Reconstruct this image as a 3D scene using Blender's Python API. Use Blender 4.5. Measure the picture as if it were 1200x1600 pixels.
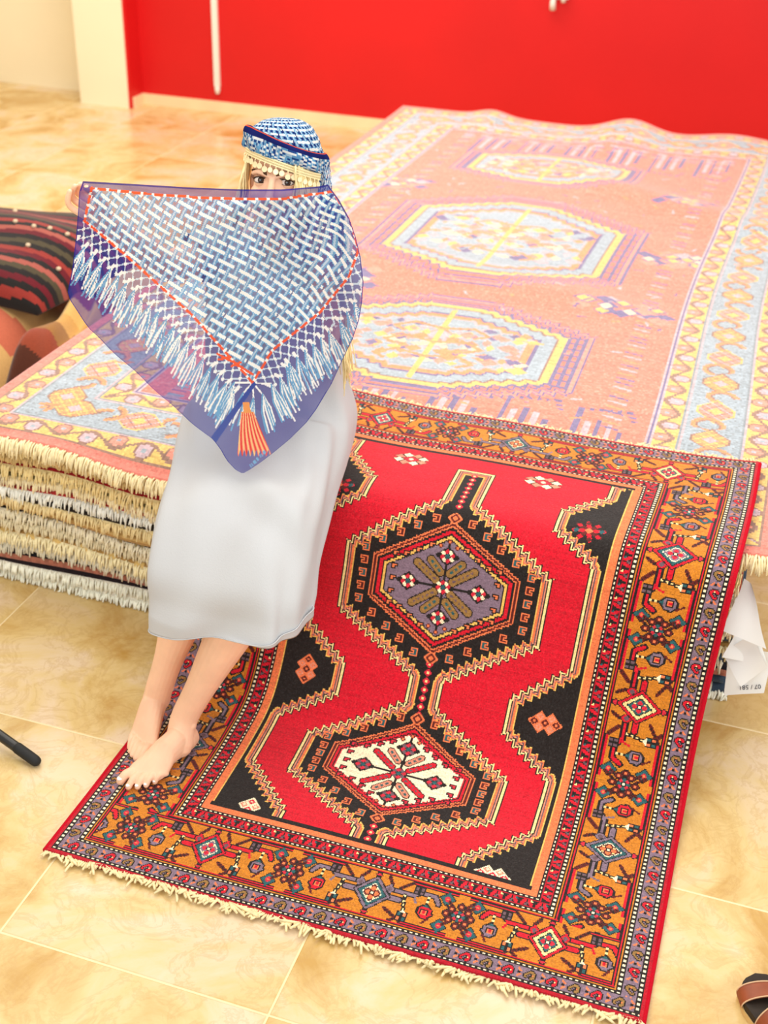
import bpy, bmesh, math, random
import numpy as np
from mathutils import Vector, Matrix
for o in list(bpy.data.objects): bpy.data.objects.remove(o)
scene = bpy.context.scene
COL = scene.collection
rnd = random.Random(7)
rng = np.random.default_rng(7)

# ---------------------------------------------------------------- camera
F_PX, CAM_H = 1969.0, 2.1
pitch, roll, yaw = np.radians([30.77, -1.88, -17.44])
fw = np.array([math.sin(yaw)*math.cos(pitch), math.cos(yaw)*math.cos(pitch), -math.sin(pitch)])
rt0 = np.array([math.cos(yaw), -math.sin(yaw), 0.0]); dn0 = np.cross(fw, rt0)
rt = rt0*math.cos(roll)+dn0*math.sin(roll); dn = -rt0*math.sin(roll)+dn0*math.cos(roll)
CAM = np.array([0.0, 0.0, CAM_H])
cam_data = bpy.data.cameras.new('camera'); cam = bpy.data.objects.new('camera', cam_data); COL.objects.link(cam)
cam.matrix_world = Matrix(((rt[0], -dn[0], -fw[0], 0), (rt[1], -dn[1], -fw[1], 0), (rt[2], -dn[2], -fw[2], CAM_H), (0, 0, 0, 1)))
cam_data.sensor_fit = 'HORIZONTAL'; cam_data.sensor_width = 24.0; cam_data.lens = F_PX/1200*24.0
cam_data.clip_start = 0.05; cam_data.clip_end = 100
cam_data.dof.use_dof = True; cam_data.dof.focus_distance = 2.72; cam_data.dof.aperture_fstop = 3.2
scene.camera = cam

# ---------------------------------------------------------------- world, lights, exposure
world = bpy.data.worlds.new('world'); scene.world = world; world.use_nodes = True
bg = world.node_tree.nodes['Background']; bg.inputs[0].default_value = (1.0, 0.93, 0.82, 1); bg.inputs[1].default_value = 0.50
def area(name, loc, target, size, sizey, energy, color):
    ld = bpy.data.lights.new(name, 'AREA'); ld.shape = 'RECTANGLE'; ld.size = size; ld.size_y = sizey; ld.energy = energy; ld.color = color
    lo = bpy.data.objects.new(name, ld); COL.objects.link(lo); lo.location = loc
    lo.rotation_euler = (Vector(target)-Vector(loc)).to_track_quat('-Z', 'Y').to_euler()
    return lo
area('shop_window_light', (4.2, 2.2, 2.3), (-0.8, 3.0, 0.5), 4.0, 2.4, 95, (0.92, 0.97, 1.0))
area('ceiling_light', (-1.2, 3.4, 3.6), (-1.2, 3.4, 0.0), 4.5, 4.5, 150, (1.0, 0.95, 0.87))
area('back_fill_light', (-2.8, 6.2, 3.4), (-2.8, 6.6, 0.0), 3.5, 2.0, 110, (1.0, 0.95, 0.86))  # added fill, no known lamp: brightens the far walls
area('front_fill_light', (-1.0, -2.6, 2.7), (-0.7, 2.4, 0.3), 3.2, 2.2, 95, (0.92, 0.97, 1.0))  # added cool fill from the camera side, stands for no known entrance
scene.view_settings.view_transform = 'Standard'; scene.view_settings.look = 'None'
scene.view_settings.exposure = 0.17; scene.view_settings.gamma = 1.0; scene.view_settings.use_curve_mapping = False

# ---------------------------------------------------------------- helpers
def lin(c):
    c = np.asarray(c, float)/255.0
    return np.where(c <= .04045, c/12.92, ((c+.055)/1.055)**2.4)
def L4(c): return tuple(lin(c))+(1.0,)
def at(px, py, depth):                       # point on the sight line of a photo pixel, at a given distance in front of the lens
    return CAM + rt*((px-600)/F_PX*depth) + dn*((py-800)/F_PX*depth) + fw*depth
def atz(px, py, z):
    d = rt*((px-600)/F_PX) + dn*((py-800)/F_PX) + fw
    return CAM + d*((z-CAM_H)/d[2])
def smooth(a, b, x):
    t = np.clip((np.asarray(x, float)-a)/(b-a), 0, 1); return t*t*(3-2*t)
def link(name, me, mat=None, parent=None, sm=True):
    o = bpy.data.objects.new(name, me); COL.objects.link(o)
    if mat is not None and len(me.materials) == 0: me.materials.append(mat)
    if parent is not None: o.parent = parent
    if sm and len(me.polygons): me.polygons.foreach_set('use_smooth', np.ones(len(me.polygons), bool))
    return o
def np_mesh(name, V, Q, cols=None):
    V = np.asarray(V, np.float32).reshape(-1, 3); Q = np.asarray(Q, np.int32).reshape(-1, 4)
    me = bpy.data.meshes.new(name)
    me.vertices.add(len(V)); me.vertices.foreach_set('co', V.ravel())
    me.loops.add(Q.size); me.loops.foreach_set('vertex_index', Q.ravel())
    me.polygons.add(len(Q)); me.polygons.foreach_set('loop_start', np.arange(0, Q.size, 4, dtype=np.int32))
    me.update(calc_edges=True)
    if cols is not None:
        c = np.ones((len(Q), 4), np.float32); cc = np.asarray(cols, np.float32); c[:, :cc.shape[1]] = cc
        a = me.attributes.new('Col', 'FLOAT_COLOR', 'FACE'); a.data.foreach_set('color', c.ravel())
    return me
def grid_quads(n, m, off=0, wrap=False):
    i, j = np.meshgrid(np.arange(n-1), np.arange(m if wrap else m-1), indexing='ij')
    j2 = (j+1) % m
    return np.stack([i*m+j, i*m+j2, (i+1)*m+j2, (i+1)*m+j], -1).reshape(-1, 4)+off
class MB:                                    # collects shells into one mesh
    def __init__(s): s.v = []; s.f = []; s.n = 0; s.c = []
    def add(s, V, F, col=None):
        V = np.asarray(V, float).reshape(-1, 3)
        s.v.append(V); s.f += [tuple(int(k)+s.n for k in f) for f in F]; s.n += len(V)
        if col is not None: s.c += [col]*len(F)
    def box(s, a, b, col=None):
        (x0, y0, z0), (x1, y1, z1) = a, b
        s.add([(x0,y0,z0),(x1,y0,z0),(x1,y1,z0),(x0,y1,z0),(x0,y0,z1),(x1,y0,z1),(x1,y1,z1),(x0,y1,z1)],
              [(3,2,1,0),(4,5,6,7),(0,1,5,4),(1,2,6,5),(2,3,7,6),(3,0,4,7)], col)
    def tube(s, pts, rad, n=8, col=None, cap=True, flat=1.0, up=None):
        P = np.asarray(pts, float); k = len(P); rad = np.broadcast_to(np.asarray(rad, float), (k,))
        T = np.gradient(P, axis=0) if k > 2 else np.repeat((P[1]-P[0])[None], k, 0)
        T = T/np.maximum(np.linalg.norm(T, axis=1, keepdims=True), 1e-9)
        ref = np.array([0., 0, 1]) if up is None else np.asarray(up, float)
        if abs(T[0]@ref) > .95*np.linalg.norm(ref): ref = np.array([1., 0, 0])
        A = ref-T[0]*(ref@T[0]); A /= np.linalg.norm(A)
        th = np.arange(n)/n*2*math.pi; rings = []
        for i in range(k):
            A = A-T[i]*(A@T[i]); A /= max(np.linalg.norm(A), 1e-9); B = np.cross(T[i], A)
            rings.append(P[i]+rad[i]*(np.cos(th)[:, None]*A*flat+np.sin(th)[:, None]*B))
        F = grid_quads(k, n, 0, True).tolist()
        if cap: F += [tuple(range(n-1, -1, -1)), tuple((k-1)*n+q for q in range(n))]
        s.add(np.concatenate(rings), F, col)
    def limb(s, pts, rad, n=16, sub=5):      # smooth tapering limb with round ends
        P = spline(pts, sub); R = spline(np.asarray(rad, float)[:, None], sub)[:, 0]
        t0 = P[0]-P[1]; t0 /= np.linalg.norm(t0); t1 = P[-1]-P[-2]; t1 /= np.linalg.norm(t1)
        a = [.98, .8, .5]; pre = [P[0]+t0*R[0]*q for q in a]; prr = [R[0]*math.sqrt(1-q*q) for q in a]
        post = [P[-1]+t1*R[-1]*q for q in a[::-1]]; por = [R[-1]*math.sqrt(1-q*q) for q in a[::-1]]
        s.tube(np.concatenate([pre, P, post]), np.concatenate([prr, R, por]), n)
    def ell(s, c, r, n=20, m=14, rot=None):
        th = np.linspace(0, math.pi, m); ph = np.arange(n)/n*2*math.pi
        V = np.stack([np.outer(np.sin(th), np.cos(ph)), np.outer(np.sin(th), np.sin(ph)), np.outer(np.cos(th), np.ones(n))], -1)*np.asarray(r, float)
        if rot is not None: V = V@np.asarray(rot).T
        s.add(V+np.asarray(c, float), grid_quads(m, n, 0, True)[:, ::-1].tolist())
    def loft(s, rings, cap=True, col=None):
        R = np.asarray(rings, float); k, n = R.shape[:2]
        F = grid_quads(k, n, 0, True).tolist()
        if cap: F += [tuple(range(n-1, -1, -1)), tuple((k-1)*n+q for q in range(n))]
        s.add(R, F, col)
    def mesh(s, name):
        me = bpy.data.meshes.new(name); me.from_pydata(np.concatenate(s.v).tolist(), [], s.f); me.update()
        if s.c:
            c = np.ones((len(s.f), 4), np.float32); c[:, :3] = np.asarray(s.c)[:, :3]
            a = me.attributes.new('Col', 'FLOAT_COLOR', 'FACE'); a.data.foreach_set('color', c.ravel())
        return me
    def build(s, name, mat, parent=None, sm=True): return link(name, s.mesh(name), mat, parent, sm)
def spline(pts, sub):
    P = np.asarray(pts, float); out = []
    for i in range(len(P)-1):
        p0, p1, p2, p3 = P[max(i-1, 0)], P[i], P[i+1], P[min(i+2, len(P)-1)]
        for k in range(sub):
            u = k/sub
            out.append(.5*(2*p1+(p2-p0)*u+(2*p0-5*p1+4*p2-p3)*u*u+(3*p1-p0-3*p2+p3)*u**3))
    out.append(P[-1]); return np.array(out)
def remesh(mb, voxel, iters=3):              # fuse overlapping shells into one continuous skin
    me = mb.mesh('tmp'); o = bpy.data.objects.new('tmp', me); COL.objects.link(o)
    m = o.modifiers.new('r', 'REMESH'); m.mode = 'VOXEL'; m.voxel_size = voxel
    if iters:
        sm = o.modifiers.new('s', 'SMOOTH'); sm.factor = .5; sm.iterations = iters
    dg = bpy.context.evaluated_depsgraph_get(); e = o.evaluated_get(dg).to_mesh()
    V = np.zeros(len(e.vertices)*3); e.vertices.foreach_get('co', V)
    Fs = [tuple(p.vertices) for p in e.polygons]
    bpy.data.objects.remove(o); bpy.data.meshes.remove(me)
    return V.reshape(-1, 3), Fs
def tag(o, label=None, cat=None, group=None, kind=None):
    if label: o['label'] = label
    if cat: o['category'] = cat
    if group: o['group'] = group
    if kind: o['kind'] = kind
    return o
def empty(name, loc=(0, 0, 0)):
    o = bpy.data.objects.new(name, None); o.empty_display_size = .05; COL.objects.link(o); o.location = loc; return o
def under(o, parent):                        # parent while keeping the world position
    o.parent = parent; o.matrix_parent_inverse = Matrix.Translation(-parent.location); return o

# materials -------------------------------------------------------
def mat(name, col=(.8, .8, .8), rough=.6, spec=.5, metal=0.0, bump=None, var=None, attr=False, sheen=0.0, sss=0.0):
    m = bpy.data.materials.new(name); m.use_nodes = True; nt = m.node_tree; b = nt.nodes['Principled BSDF']
    b.inputs['Roughness'].default_value = rough; b.inputs['Specular IOR Level'].default_value = spec; b.inputs['Metallic'].default_value = metal
    b.inputs['Sheen Weight'].default_value = sheen; b.inputs['Sheen Roughness'].default_value = .5
    if sss: b.inputs['Subsurface Weight'].default_value = sss; b.inputs['Subsurface Radius'].default_value = (.012, .005, .003); b.inputs['Subsurface Scale'].default_value = 1
    geo = nt.nodes.new('ShaderNodeNewGeometry'); src = None
    if attr:
        a = nt.nodes.new('ShaderNodeAttribute'); a.attribute_name = 'Col'; src = a.outputs['Color']
    if var:                                   # (scale, amount): woven / mottled colour variation
        n = nt.nodes.new('ShaderNodeTexNoise'); n.inputs['Scale'].default_value = var[0]; n.inputs['Detail'].default_value = 5
        nt.links.new(geo.outputs['Position'], n.inputs['Vector'])
        mr = nt.nodes.new('ShaderNodeMapRange'); mr.inputs[1].default_value = .3; mr.inputs[2].default_value = .7
        mr.inputs[3].default_value = 1-var[1]; mr.inputs[4].default_value = 1+var[1]; nt.links.new(n.outputs['Fac'], mr.inputs[0])
        mx = nt.nodes.new('ShaderNodeVectorMath'); mx.operation = 'SCALE'; nt.links.new(mr.outputs[0], mx.inputs['Scale'])
        if src: nt.links.new(src, mx.inputs[0])
        else: mx.inputs[0].default_value = col[:3]
        src = mx.outputs[0]
    if src: nt.links.new(src, b.inputs['Base Color'])
    else: b.inputs['Base Color'].default_value = tuple(col[:3])+(1,)
    if bump:                                  # (scale, strength, distance)
        n = nt.nodes.new('ShaderNodeTexNoise'); n.inputs['Scale'].default_value = bump[0]; n.inputs['Detail'].default_value = 3
        nt.links.new(geo.outputs['Position'], n.inputs['Vector'])
        bp = nt.nodes.new('ShaderNodeBump'); bp.inputs['Strength'].default_value = bump[1]; bp.inputs['Distance'].default_value = bump[2]
        nt.links.new(n.outputs['Fac'], bp.inputs['Height']); nt.links.new(bp.outputs[0], b.inputs['Normal'])
    return m
def marble(name):
    m = bpy.data.materials.new(name); m.use_nodes = True; nt = m.node_tree; N = nt.nodes.new; K = nt.links.new; b = nt.nodes['Principled BSDF']
    geo = N('ShaderNodeNewGeometry'); oi = N('ShaderNodeObjectInfo')
    add = N('ShaderNodeVectorMath'); add.operation = 'MULTIPLY_ADD'; sc = N('ShaderNodeCombineXYZ'); K(oi.outputs['Random'], sc.inputs[2])
    K(sc.outputs[0], add.inputs[0]); add.inputs[1].default_value = (0, 0, 9); K(geo.outputs['Position'], add.inputs[2])
    n1 = N('ShaderNodeTexNoise'); n1.inputs['Scale'].default_value = 2.6; n1.inputs['Detail'].default_value = 8; n1.inputs['Roughness'].default_value = .62; n1.inputs['Distortion'].default_value = .9; K(add.outputs[0], n1.inputs['Vector'])
    r1 = N('ShaderNodeValToRGB'); e = r1.color_ramp.elements; e[0].position = .34; e[0].color = L4((194, 151, 76)); e[1].position = .62; e[1].color = L4((226, 202, 168)); q = e.new(.48); q.color = L4((219, 190, 130)); K(n1.outputs['Fac'], r1.inputs[0])
    n2 = N('ShaderNodeTexNoise'); n2.inputs['Scale'].default_value = 11; n2.inputs['Detail'].default_value = 9; n2.inputs['Roughness'].default_value = .65; n2.inputs['Distortion'].default_value = 1.0; K(add.outputs[0], n2.inputs['Vector'])
    r2 = N('ShaderNodeValToRGB'); e = r2.color_ramp.elements; e[0].position = .455; e[0].color = (0, 0, 0, 1); e[1].position = .545; e[1].color = (0, 0, 0, 1); q = e.new(.5); q.color = (1, 1, 1, 1); K(n2.outputs['Fac'], r2.inputs[0])
    mx = N('ShaderNodeMix'); mx.data_type = 'RGBA'; mx.inputs['B'].default_value = L4((186, 142, 80)); K(r1.outputs[0], mx.inputs['A'])
    mu = N('ShaderNodeMath'); mu.operation = 'MULTIPLY'; mu.inputs[1].default_value = .30; K(r2.outputs[0], mu.inputs[0]); K(mu.outputs[0], mx.inputs['Factor'])
    K(mx.outputs['Result'], b.inputs['Base Color'])
    b.inputs['Roughness'].default_value = .24; b.inputs['Specular IOR Level'].default_value = .45
    return m

# ---------------------------------------------------------------- the setting
M_MARBLE = marble('cream_marble')
M_GROUT = mat('grout', lin((238, 216, 170)), .7, var=(30, .05))
M_RED = mat('red_paint', lin((206, 20, 22)), .5, .35, var=(1.2, .05), bump=(60, .05, .002))
M_CREAM = mat('cream_paint', lin((246, 234, 202)), .7, .3, var=(1.5, .03), bump=(50, .05, .002))
M_BASE = mat('baseboard_marble', lin((240, 214, 170)), .4, .4, var=(6, .06))
fl = MB(); fl.box((-7.2, -1.6, -.06), (3.4, 9.0, -.0012)); floor = tag(fl.build('floor', M_GROUT, sm=False), kind='structure')
tb = MB(); h = .2988; c = .003
tb.add([(-h,-h,-.02),(h,-h,-.02),(h,h,-.02),(-h,h,-.02),(-h,-h,-c/2),(h,-h,-c/2),(h,h,-c/2),(-h,h,-c/2),(-h+c,-h+c,0),(h-c,-h+c,0),(h-c,h-c,0),(-h+c,h-c,0)],
       [(0,1,5,4),(1,2,6,5),(2,3,7,6),(3,0,4,7),(4,5,9,8),(5,6,10,9),(6,7,11,10),(7,4,8,11),(8,9,10,11)])
tme = tb.mesh('tile'); tme.materials.append(M_MARBLE)
for i in range(-9, 8):
    for j in range(-4, 12):
        o = bpy.data.objects.new('tile', tme); COL.objects.link(o); o.parent = floor
        o.location = (-1.264+.6*i+.3, 1.47+.6*j+.3, rnd.uniform(-.0004, .0002))
YW, XC = 8.05, -4.385
w = MB(); w.box((XC+.0, YW, 0), (3.4, YW+.2, 3.2)); w.box((XC-.02, 7.88, 0), (XC, YW+.1, 3.2))
tag(w.build('wall_back', M_RED, sm=False), 'red painted back wall behind the rug pile', kind='structure')
w = MB(); w.box((-7.2, 8.2, 0), (-4.7, 8.4, 3.2)); tag(w.build('wall_left', M_CREAM, sm=False), 'cream painted wall in the far left corner', kind='structure')
w = MB(); w.box((-7.4, -1.6, 0), (-7.2, 8.4, 3.2)); tag(w.build('wall_side', M_CREAM, sm=False), 'cream painted side wall left of the floor', kind='structure')
w = MB(); w.box((-4.775, 7.87, 0), (XC-.02, 8.35, 3.2)); tag(w.build('trim_1', M_CREAM, sm=False), 'cream painted pillar beside the red wall', kind='structure')
w = MB(); w.box((XC, YW-.018, 0), (3.4, YW, .072)); w.box((XC, 7.9, 0), (XC+.016, YW-.018, .072))
tag(w.build('baseboard_back', M_BASE, sm=False), 'cream skirting along the foot of the red wall', kind='structure')
M_WHITEPL = mat('white_plastic', lin((232, 226, 214)), .45)
w = MB(); w.box((-3.83, YW-.02, .17), (-3.79, YW, 3.1)); w.tube([(-3.81, YW-.01, .17), (-3.81, YW-.012, .15), (-3.81, YW-.012, .125)], [.016, .02, .012], 10)
tag(w.build('cable_trunking', M_WHITEPL, sm=False), 'white cable strip hanging down the red wall beside the pillar', 'cable')
hk = empty('wall_hook', (-1.52, YW, .9)); tag(hk, 'small white hook high on the red wall', 'hook')
w = MB(); w.box((-1.57, YW-.02, .9), (-1.47, YW, 1.02)); under(w.build('plate', M_WHITEPL, sm=False), hk)
w = MB(); w.tube([(-1.55, YW-.02, .95), (-1.55, YW-.06, .93), (-1.55, YW-.07, .88), (-1.55, YW-.06, .845)], [.014, .014, .018, .02], 10); under(w.build('peg', M_WHITEPL), hk)
w = MB(); w.tube([(-1.49, YW-.02, .96), (-1.49, YW-.05, .95), (-1.49, YW-.06, .91), (-1.49, YW-.055, .89)], [.012, .012, .014, .014], 10); under(w.build('peg', M_WHITEPL), hk)
# ---------------------------------------------------------------- knot-by-knot rug designs
class Canvas:                                 # rows = along the rug, columns = across; one cell = one knot
    def __init__(s, n, m, x0, y0, bgc): s.a = np.full((n, m), bgc, np.int16); s.x0, s.y0 = x0, y0; s.n, s.m = n, m
    def win(s, xa, xb, ya, yb):
        i0, i1 = max(0, int(ya-s.y0)-2), min(s.n, int(yb-s.y0)+3); j0, j1 = max(0, int(xa-s.x0)-2), min(s.m, int(xb-s.x0)+3)
        if i1 <= i0 or j1 <= j0: return None
        Y, X = np.meshgrid(np.arange(i0, i1)+s.y0+.5, np.arange(j0, j1)+s.x0+.5, indexing='ij')
        return X, Y, s.a[i0:i1, j0:j1]
    def poly(s, P, c):
        P = np.asarray(P, float); w = s.win(P[:, 0].min(), P[:, 0].max(), P[:, 1].min(), P[:, 1].max())
        if w is None: return
        X, Y, A = w; A[inside(P, X, Y)] = c
    def line(s, P, wd, c, dash=None, hold=0):
        for (x0, y0), (x1, y1) in zip(P[:-1], P[1:]):
            w = s.win(min(x0, x1)-wd, max(x0, x1)+wd, min(y0, y1)-wd, max(y0, y1)+wd)
            if w is None: continue
            X, Y, A = w; d, t = segd(X, Y, x0, y0, x1, y1); k = d < wd/2
            if dash: k &= ((t/dash).astype(int) % 2 == hold)
            A[k] = c
    def dia(s, x, y, rx, ry, c):
        w = s.win(x-rx, x+rx, y-ry, y+ry)
        if w is None: return
        X, Y, A = w; A[np.abs(X-x)/rx+np.abs(Y-y)/ry <= 1] = c
    def rect(s, x0, y0, x1, y1, c):
        w = s.win(x0, x1, y0, y1)
        if w is None: return
        X, Y, A = w; A[(X > x0) & (X < x1) & (Y > y0) & (Y < y1)] = c
    def art(s, rows, x, y, key, fx=1, fy=1):
        h, wd = len(rows), len(rows[0])
        for i, r in enumerate(rows):
            for j, ch in enumerate(r):
                if ch in key:
                    jj = int(x+fx*(j-wd//2)-s.x0); ii = int(y-fy*(i-h//2)-s.y0)
                    if 0 <= ii < s.n and 0 <= jj < s.m: s.a[ii, jj] = key[ch]
def inside(P, X, Y):
    r = np.zeros(X.shape, bool); n = len(P)
    for i in range(n):
        x0, y0 = P[i]; x1, y1 = P[(i+1) % n]
        if y0 == y1: continue
        r ^= ((y0 > Y) != (y1 > Y)) & (X < (x1-x0)*(Y-y0)/(y1-y0)+x0)
    return r
def segd(X, Y, x0, y0, x1, y1):
    dx, dy = x1-x0, y1-y0; l = math.hypot(dx, dy)+1e-9; t = np.clip(((X-x0)*dx+(Y-y0)*dy)/l, 0, l)
    return np.hypot(X-x0-t*dx/l, Y-y0-t*dy/l), t
def nested(cv, P, bands, fill, amp=2.5, per=7.2):  # closed outline of nested stair-stepped lines; bands = [(width, colour)...] from the outline inwards
    P = np.asarray(P, float); w = cv.win(P[:, 0].min()-4, P[:, 0].max()+4, P[:, 1].min()-4, P[:, 1].max()+4); X, Y, A = w
    best = np.full(X.shape, 1e9); zig = np.zeros(X.shape)
    for i in range(len(P)):
        (x0, y0), (x1, y1) = P[i], P[(i+1) % len(P)]
        d, t = segd(X, Y, x0, y0, x1, y1); k = d < best
        z = np.abs(((t/per) % 1)-.5)*4-1 if (abs(x1-x0) > 6 and abs(y1-y0) > 6) else 0*t
        zig = np.where(k, z, zig); best = np.where(k, d, best)
    d = np.where(inside(P, X, Y), best, -best)+amp*zig
    tot = 0
    A[d > 0] = fill
    for wd, c in bands:
        A[(d > tot) & (d <= tot+wd)] = c; tot += wd

# palette of the red medallion rug
PAL = {}
def col(n, c): PAL[n] = len(PAL); PALV.append(lin(c))
PALV = []
for n, c in dict(R=(212, 20, 42), K=(34, 27, 25), O=(203, 124, 34), C=(250, 222, 150), T=(42, 92, 96), Lc=(130, 108, 124), B=(96, 30, 26), S=(238, 122, 74), P=(226, 140, 112), Y=(240, 190, 96), G=(108, 84, 92), E=(178, 14, 34), W=(252, 234, 196), V=(150, 112, 60), D=(214, 40, 60)).items(): col(n, c)
R, K, O, C, T, Lc, B, S, P_, Y_, G, E_, W_, V_, D_ = [PAL[k] for k in ('R', 'K', 'O', 'C', 'T', 'Lc', 'B', 'S', 'P', 'Y', 'G', 'E', 'W', 'V', 'D')]

def border_unit(n, m, var):                   # n knots along, m across, diamond at row 0
    cv = Canvas(n, m, 0, -n//2, O); q = m/44.0; a = lambda v: v*q
    acc = [R, Lc, R][var % 3]; ring = [T, T, C][var % 3]; ins = [Lc, B, T][var % 3]
    for sg in (-1, 1):
        f = lambda x, y: (a(x), sg*y)
        cv.line([f(1, 26), f(1, 60)], 1.2, K); cv.line([f(43, 26), f(43, 60)], 1.2, K); cv.line([f(2, 26), f(2, 60)], 1.1, R); cv.line([f(42, 26), f(42, 60)], 1.1, R); cv.line([f(3, 26), f(3, 60)], 1, K); cv.line([f(41, 26), f(41, 60)], 1, K)
        for (x0, y0, x1, y1) in ((2, 26, 10, 18), (42, 26, 33, 12), (2, 8, 9, 12), (44, 18, 36, 26)):
            cv.line([f(x0, y0), f(x1, y1)], 3, B); cv.line([f(x0, y0), f(x1, y1)], 1.4, K, 1.6)
        # red stem with hook
        cv.line([f(14, 10), f(14, 28), f(9, 34), f(9, 44), f(16, 48)], 5.2, K); cv.line([f(22, 12), f(22, 20)], 6, K)
        cv.line([f(14, 10), f(14, 28), f(9, 34), f(9, 44), f(16, 48)], 3.0, acc); cv.line([f(22, 12), f(22, 20)], 4, acc)
        cv.line([f(12, 29), f(20, 32)], 1.6, acc)
        cv.dia(a(14), sg*11, 6, 4.5, K); cv.dia(a(14), sg*11, 5, 3.6, acc); cv.dia(a(14), sg*11, 2.6, 2, G)
        # dotted stalk and chequered bud
        cv.line([f(16, 23), f(33, 26)], 3, K); cv.line([f(16, 23), f(33, 26)], 1.3, C, 2.0)
        for k, cc in enumerate((T, S, T, S)):
            xx, yy = 33+(k % 2)*4, 24+(k//2)*4; cv.rect(a(xx)-.8, sg*yy-2.4, a(xx)+4.2, sg*yy+2.4, K)
        for k, cc in enumerate((T, S, S, T)):
            xx, yy = 33+(k % 2)*4, 24+(k//2)*4; cv.rect(a(xx), sg*yy-1.5, a(xx)+3.2, sg*yy+1.5, cc)
        cv.poly([f(33, 23), f(33, 29), f(30, 26)], W_)
        # grey block of four
        for dx in (0, 4):
            for dy in (0, 4): cv.rect(a(4+dx)-.5, sg*(30+dy)-2.2, a(4+dx)+4, sg*(30+dy)+2.2, K); cv.rect(a(4+dx)+.3, sg*(30+dy)-1.4, a(4+dx)+3.2, sg*(30+dy)+1.4, G)
        # tulip bud
        cv.line([f(11, 40), f(20, 40)], 2.6, K); cv.line([f(11, 40), f(20, 40)], 1.1, C, 2)
        cv.poly([f(18, 40), f(23, 34.5), f(30, 34.5), f(34, 38), f(34, 43), f(29, 47), f(23, 46)], K)
        cv.poly([f(20, 40), f(23.5, 36), f(29.5, 36), f(32.5, 38.6), f(32.5, 42.5), f(28.5, 45.6), f(23.5, 44.6)], Lc if acc == R else R)
        cv.rect(a(24), sg*40-2.8, a(30), sg*40+2.8, K); cv.rect(a(24.8), sg*40-2, a(29.4), sg*40+2, S); cv.rect(a(25.5), sg*40-.8, a(28.8), sg*40+.8, R)
        cv.poly([f(18.6, 40), f(22, 37.8), f(22, 42.2)], T)
        cv.line([f(33, 44), f(38, 41)], 1.6, B)
        # teal lozenges in the corners of the star
        for x in (8, 36):
            cv.dia(a(x), sg*53, 7.4, 6.2, K); cv.dia(a(x), sg*53, 6.4, 5.2, T); cv.dia(a(x), sg*53, 3, 2.6, D_); cv.rect(a(x)-.6, sg*53-.6, a(x)+.6, sg*53+.6, S)
    # big lozenge on the unit's centre
    cv.line([(a(1), 0), (a(8), 0)], 4, K); cv.line([(a(36), 0), (a(43), 0)], 4, K); cv.line([(a(1.5), 0), (a(8), 0)], 2.2, acc); cv.line([(a(36), 0), (a(42.5), 0)], 2.2, acc)
    for x in (3, 41): cv.dia(a(x), 0, 3.2, 3, K); cv.dia(a(x), 0, 2.2, 2, D_); 
    for rx, ry, cc in ((19, 14.5, K), (17.6, 13.2, acc), (14.6, 11, K), (13.8, 10.2, ring), (10.4, 7.6, W_ if ring != C else K), (9.4, 6.8, ins)): cv.dia(a(22), 0, rx*q, ry, cc)
    for dx, dy in ((-4, 0), (4, 0), (0, -3), (0, 3)): cv.dia(a(22)+dx, dy, 2.4, 2, D_ if ins != B else S)
    for dx, dy in ((-4, -2.5), (4, 2.5), (4, -2.5), (-4, 2.5)): cv.rect(a(22)+dx-.7, dy-.7, a(22)+dx+.7, dy+.7, C)
    cv.dia(a(22), 0, 2.2, 2, K); cv.rect(a(22)-.6, -.6, a(22)+.6, .6, W_)
    # star on the unit's end (wraps)
    for base in (-n/2, n/2):
        for x0, y0, x1, y1 in ((10, -9, 34, 9), (34, -9, 10, 9), (14, -10, 38, 8), (6, 8, 30, -10)):
            cv.line([(a(x0), base+y0), (a(x1), base+y1)], 2.6, B); cv.line([(a(x0), base+y0), (a(x1), base+y1)], 1.1, K, 1.6)
        for dx, dy in ((-9, 0), (9, 0), (-5, 6), (5, 6), (-5, -6), (5, -6), (0, 9), (0, -9)):
            cv.dia(a(22)+dx, base+dy, 4.6, 3.8, K); cv.dia(a(22)+dx, base+dy, 3.5, 2.8, B); cv.rect(a(22)+dx-.7, base+dy-.7, a(22)+dx+.7, base+dy+.7, S)
        cv.dia(a(22), base, 7, 6, K)
        for k in range(8):
            an = k*math.pi/4; cv.dia(a(22)+3.8*math.cos(an), base+3.4*math.sin(an), 1.9, 1.9, (T, D_)[k % 2])
        cv.dia(a(22), base, 1.6, 1.6, W_)
    return cv.a
ART_S = ["..KKKKK...", ".KrrrrrK..", "KrrrcrrrK.", "KrrKKKrrK.", ".KKK.KrrK.", "..K.KrrK..", ".KrKrrK...", ".KrrrK....", "..KKK....."]
def lilac_unit():                             # 30 along x 10 across
    cv = Canvas(30, 10, 0, 0, Lc)
    cv.art(ART_S, 5, 7, dict(K=K, r=R, c=C)); cv.art(ART_S, 5, 22, dict(K=K, r=V_, c=S), fy=1)
    for y in (0, 14):
        cv.line([(2, y+.5), (3.6, y+2)], 1.6, S); cv.line([(8, y+.5), (6.4, y+2)], 1.6, S); cv.rect(4.4, y-.5, 5.6, y+2.5, K)
    return cv.a
def guard_unit():                             # 22 along x 8 across
    cv = Canvas(22, 8, 0, 0, K)
    for y in (-11, 0, 11, 22):
        cv.line([(-1, y+1), (9, y+5)], 2.6, R); cv.line([(-1, y+10), (9, y+6)], 2.6, R)
        cv.poly([(5, y+7.2), (5, y+10.2), (7.6, y+8.8)], T if y % 22 == 0 else C); cv.line([(1.5, y+4.6), (3.5, y+6)], 1.7, G)
    cv.rect(-1, -1, .9, 30, E_); cv.rect(7.1, -1, 9, 30, E_)
    return cv.a

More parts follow.
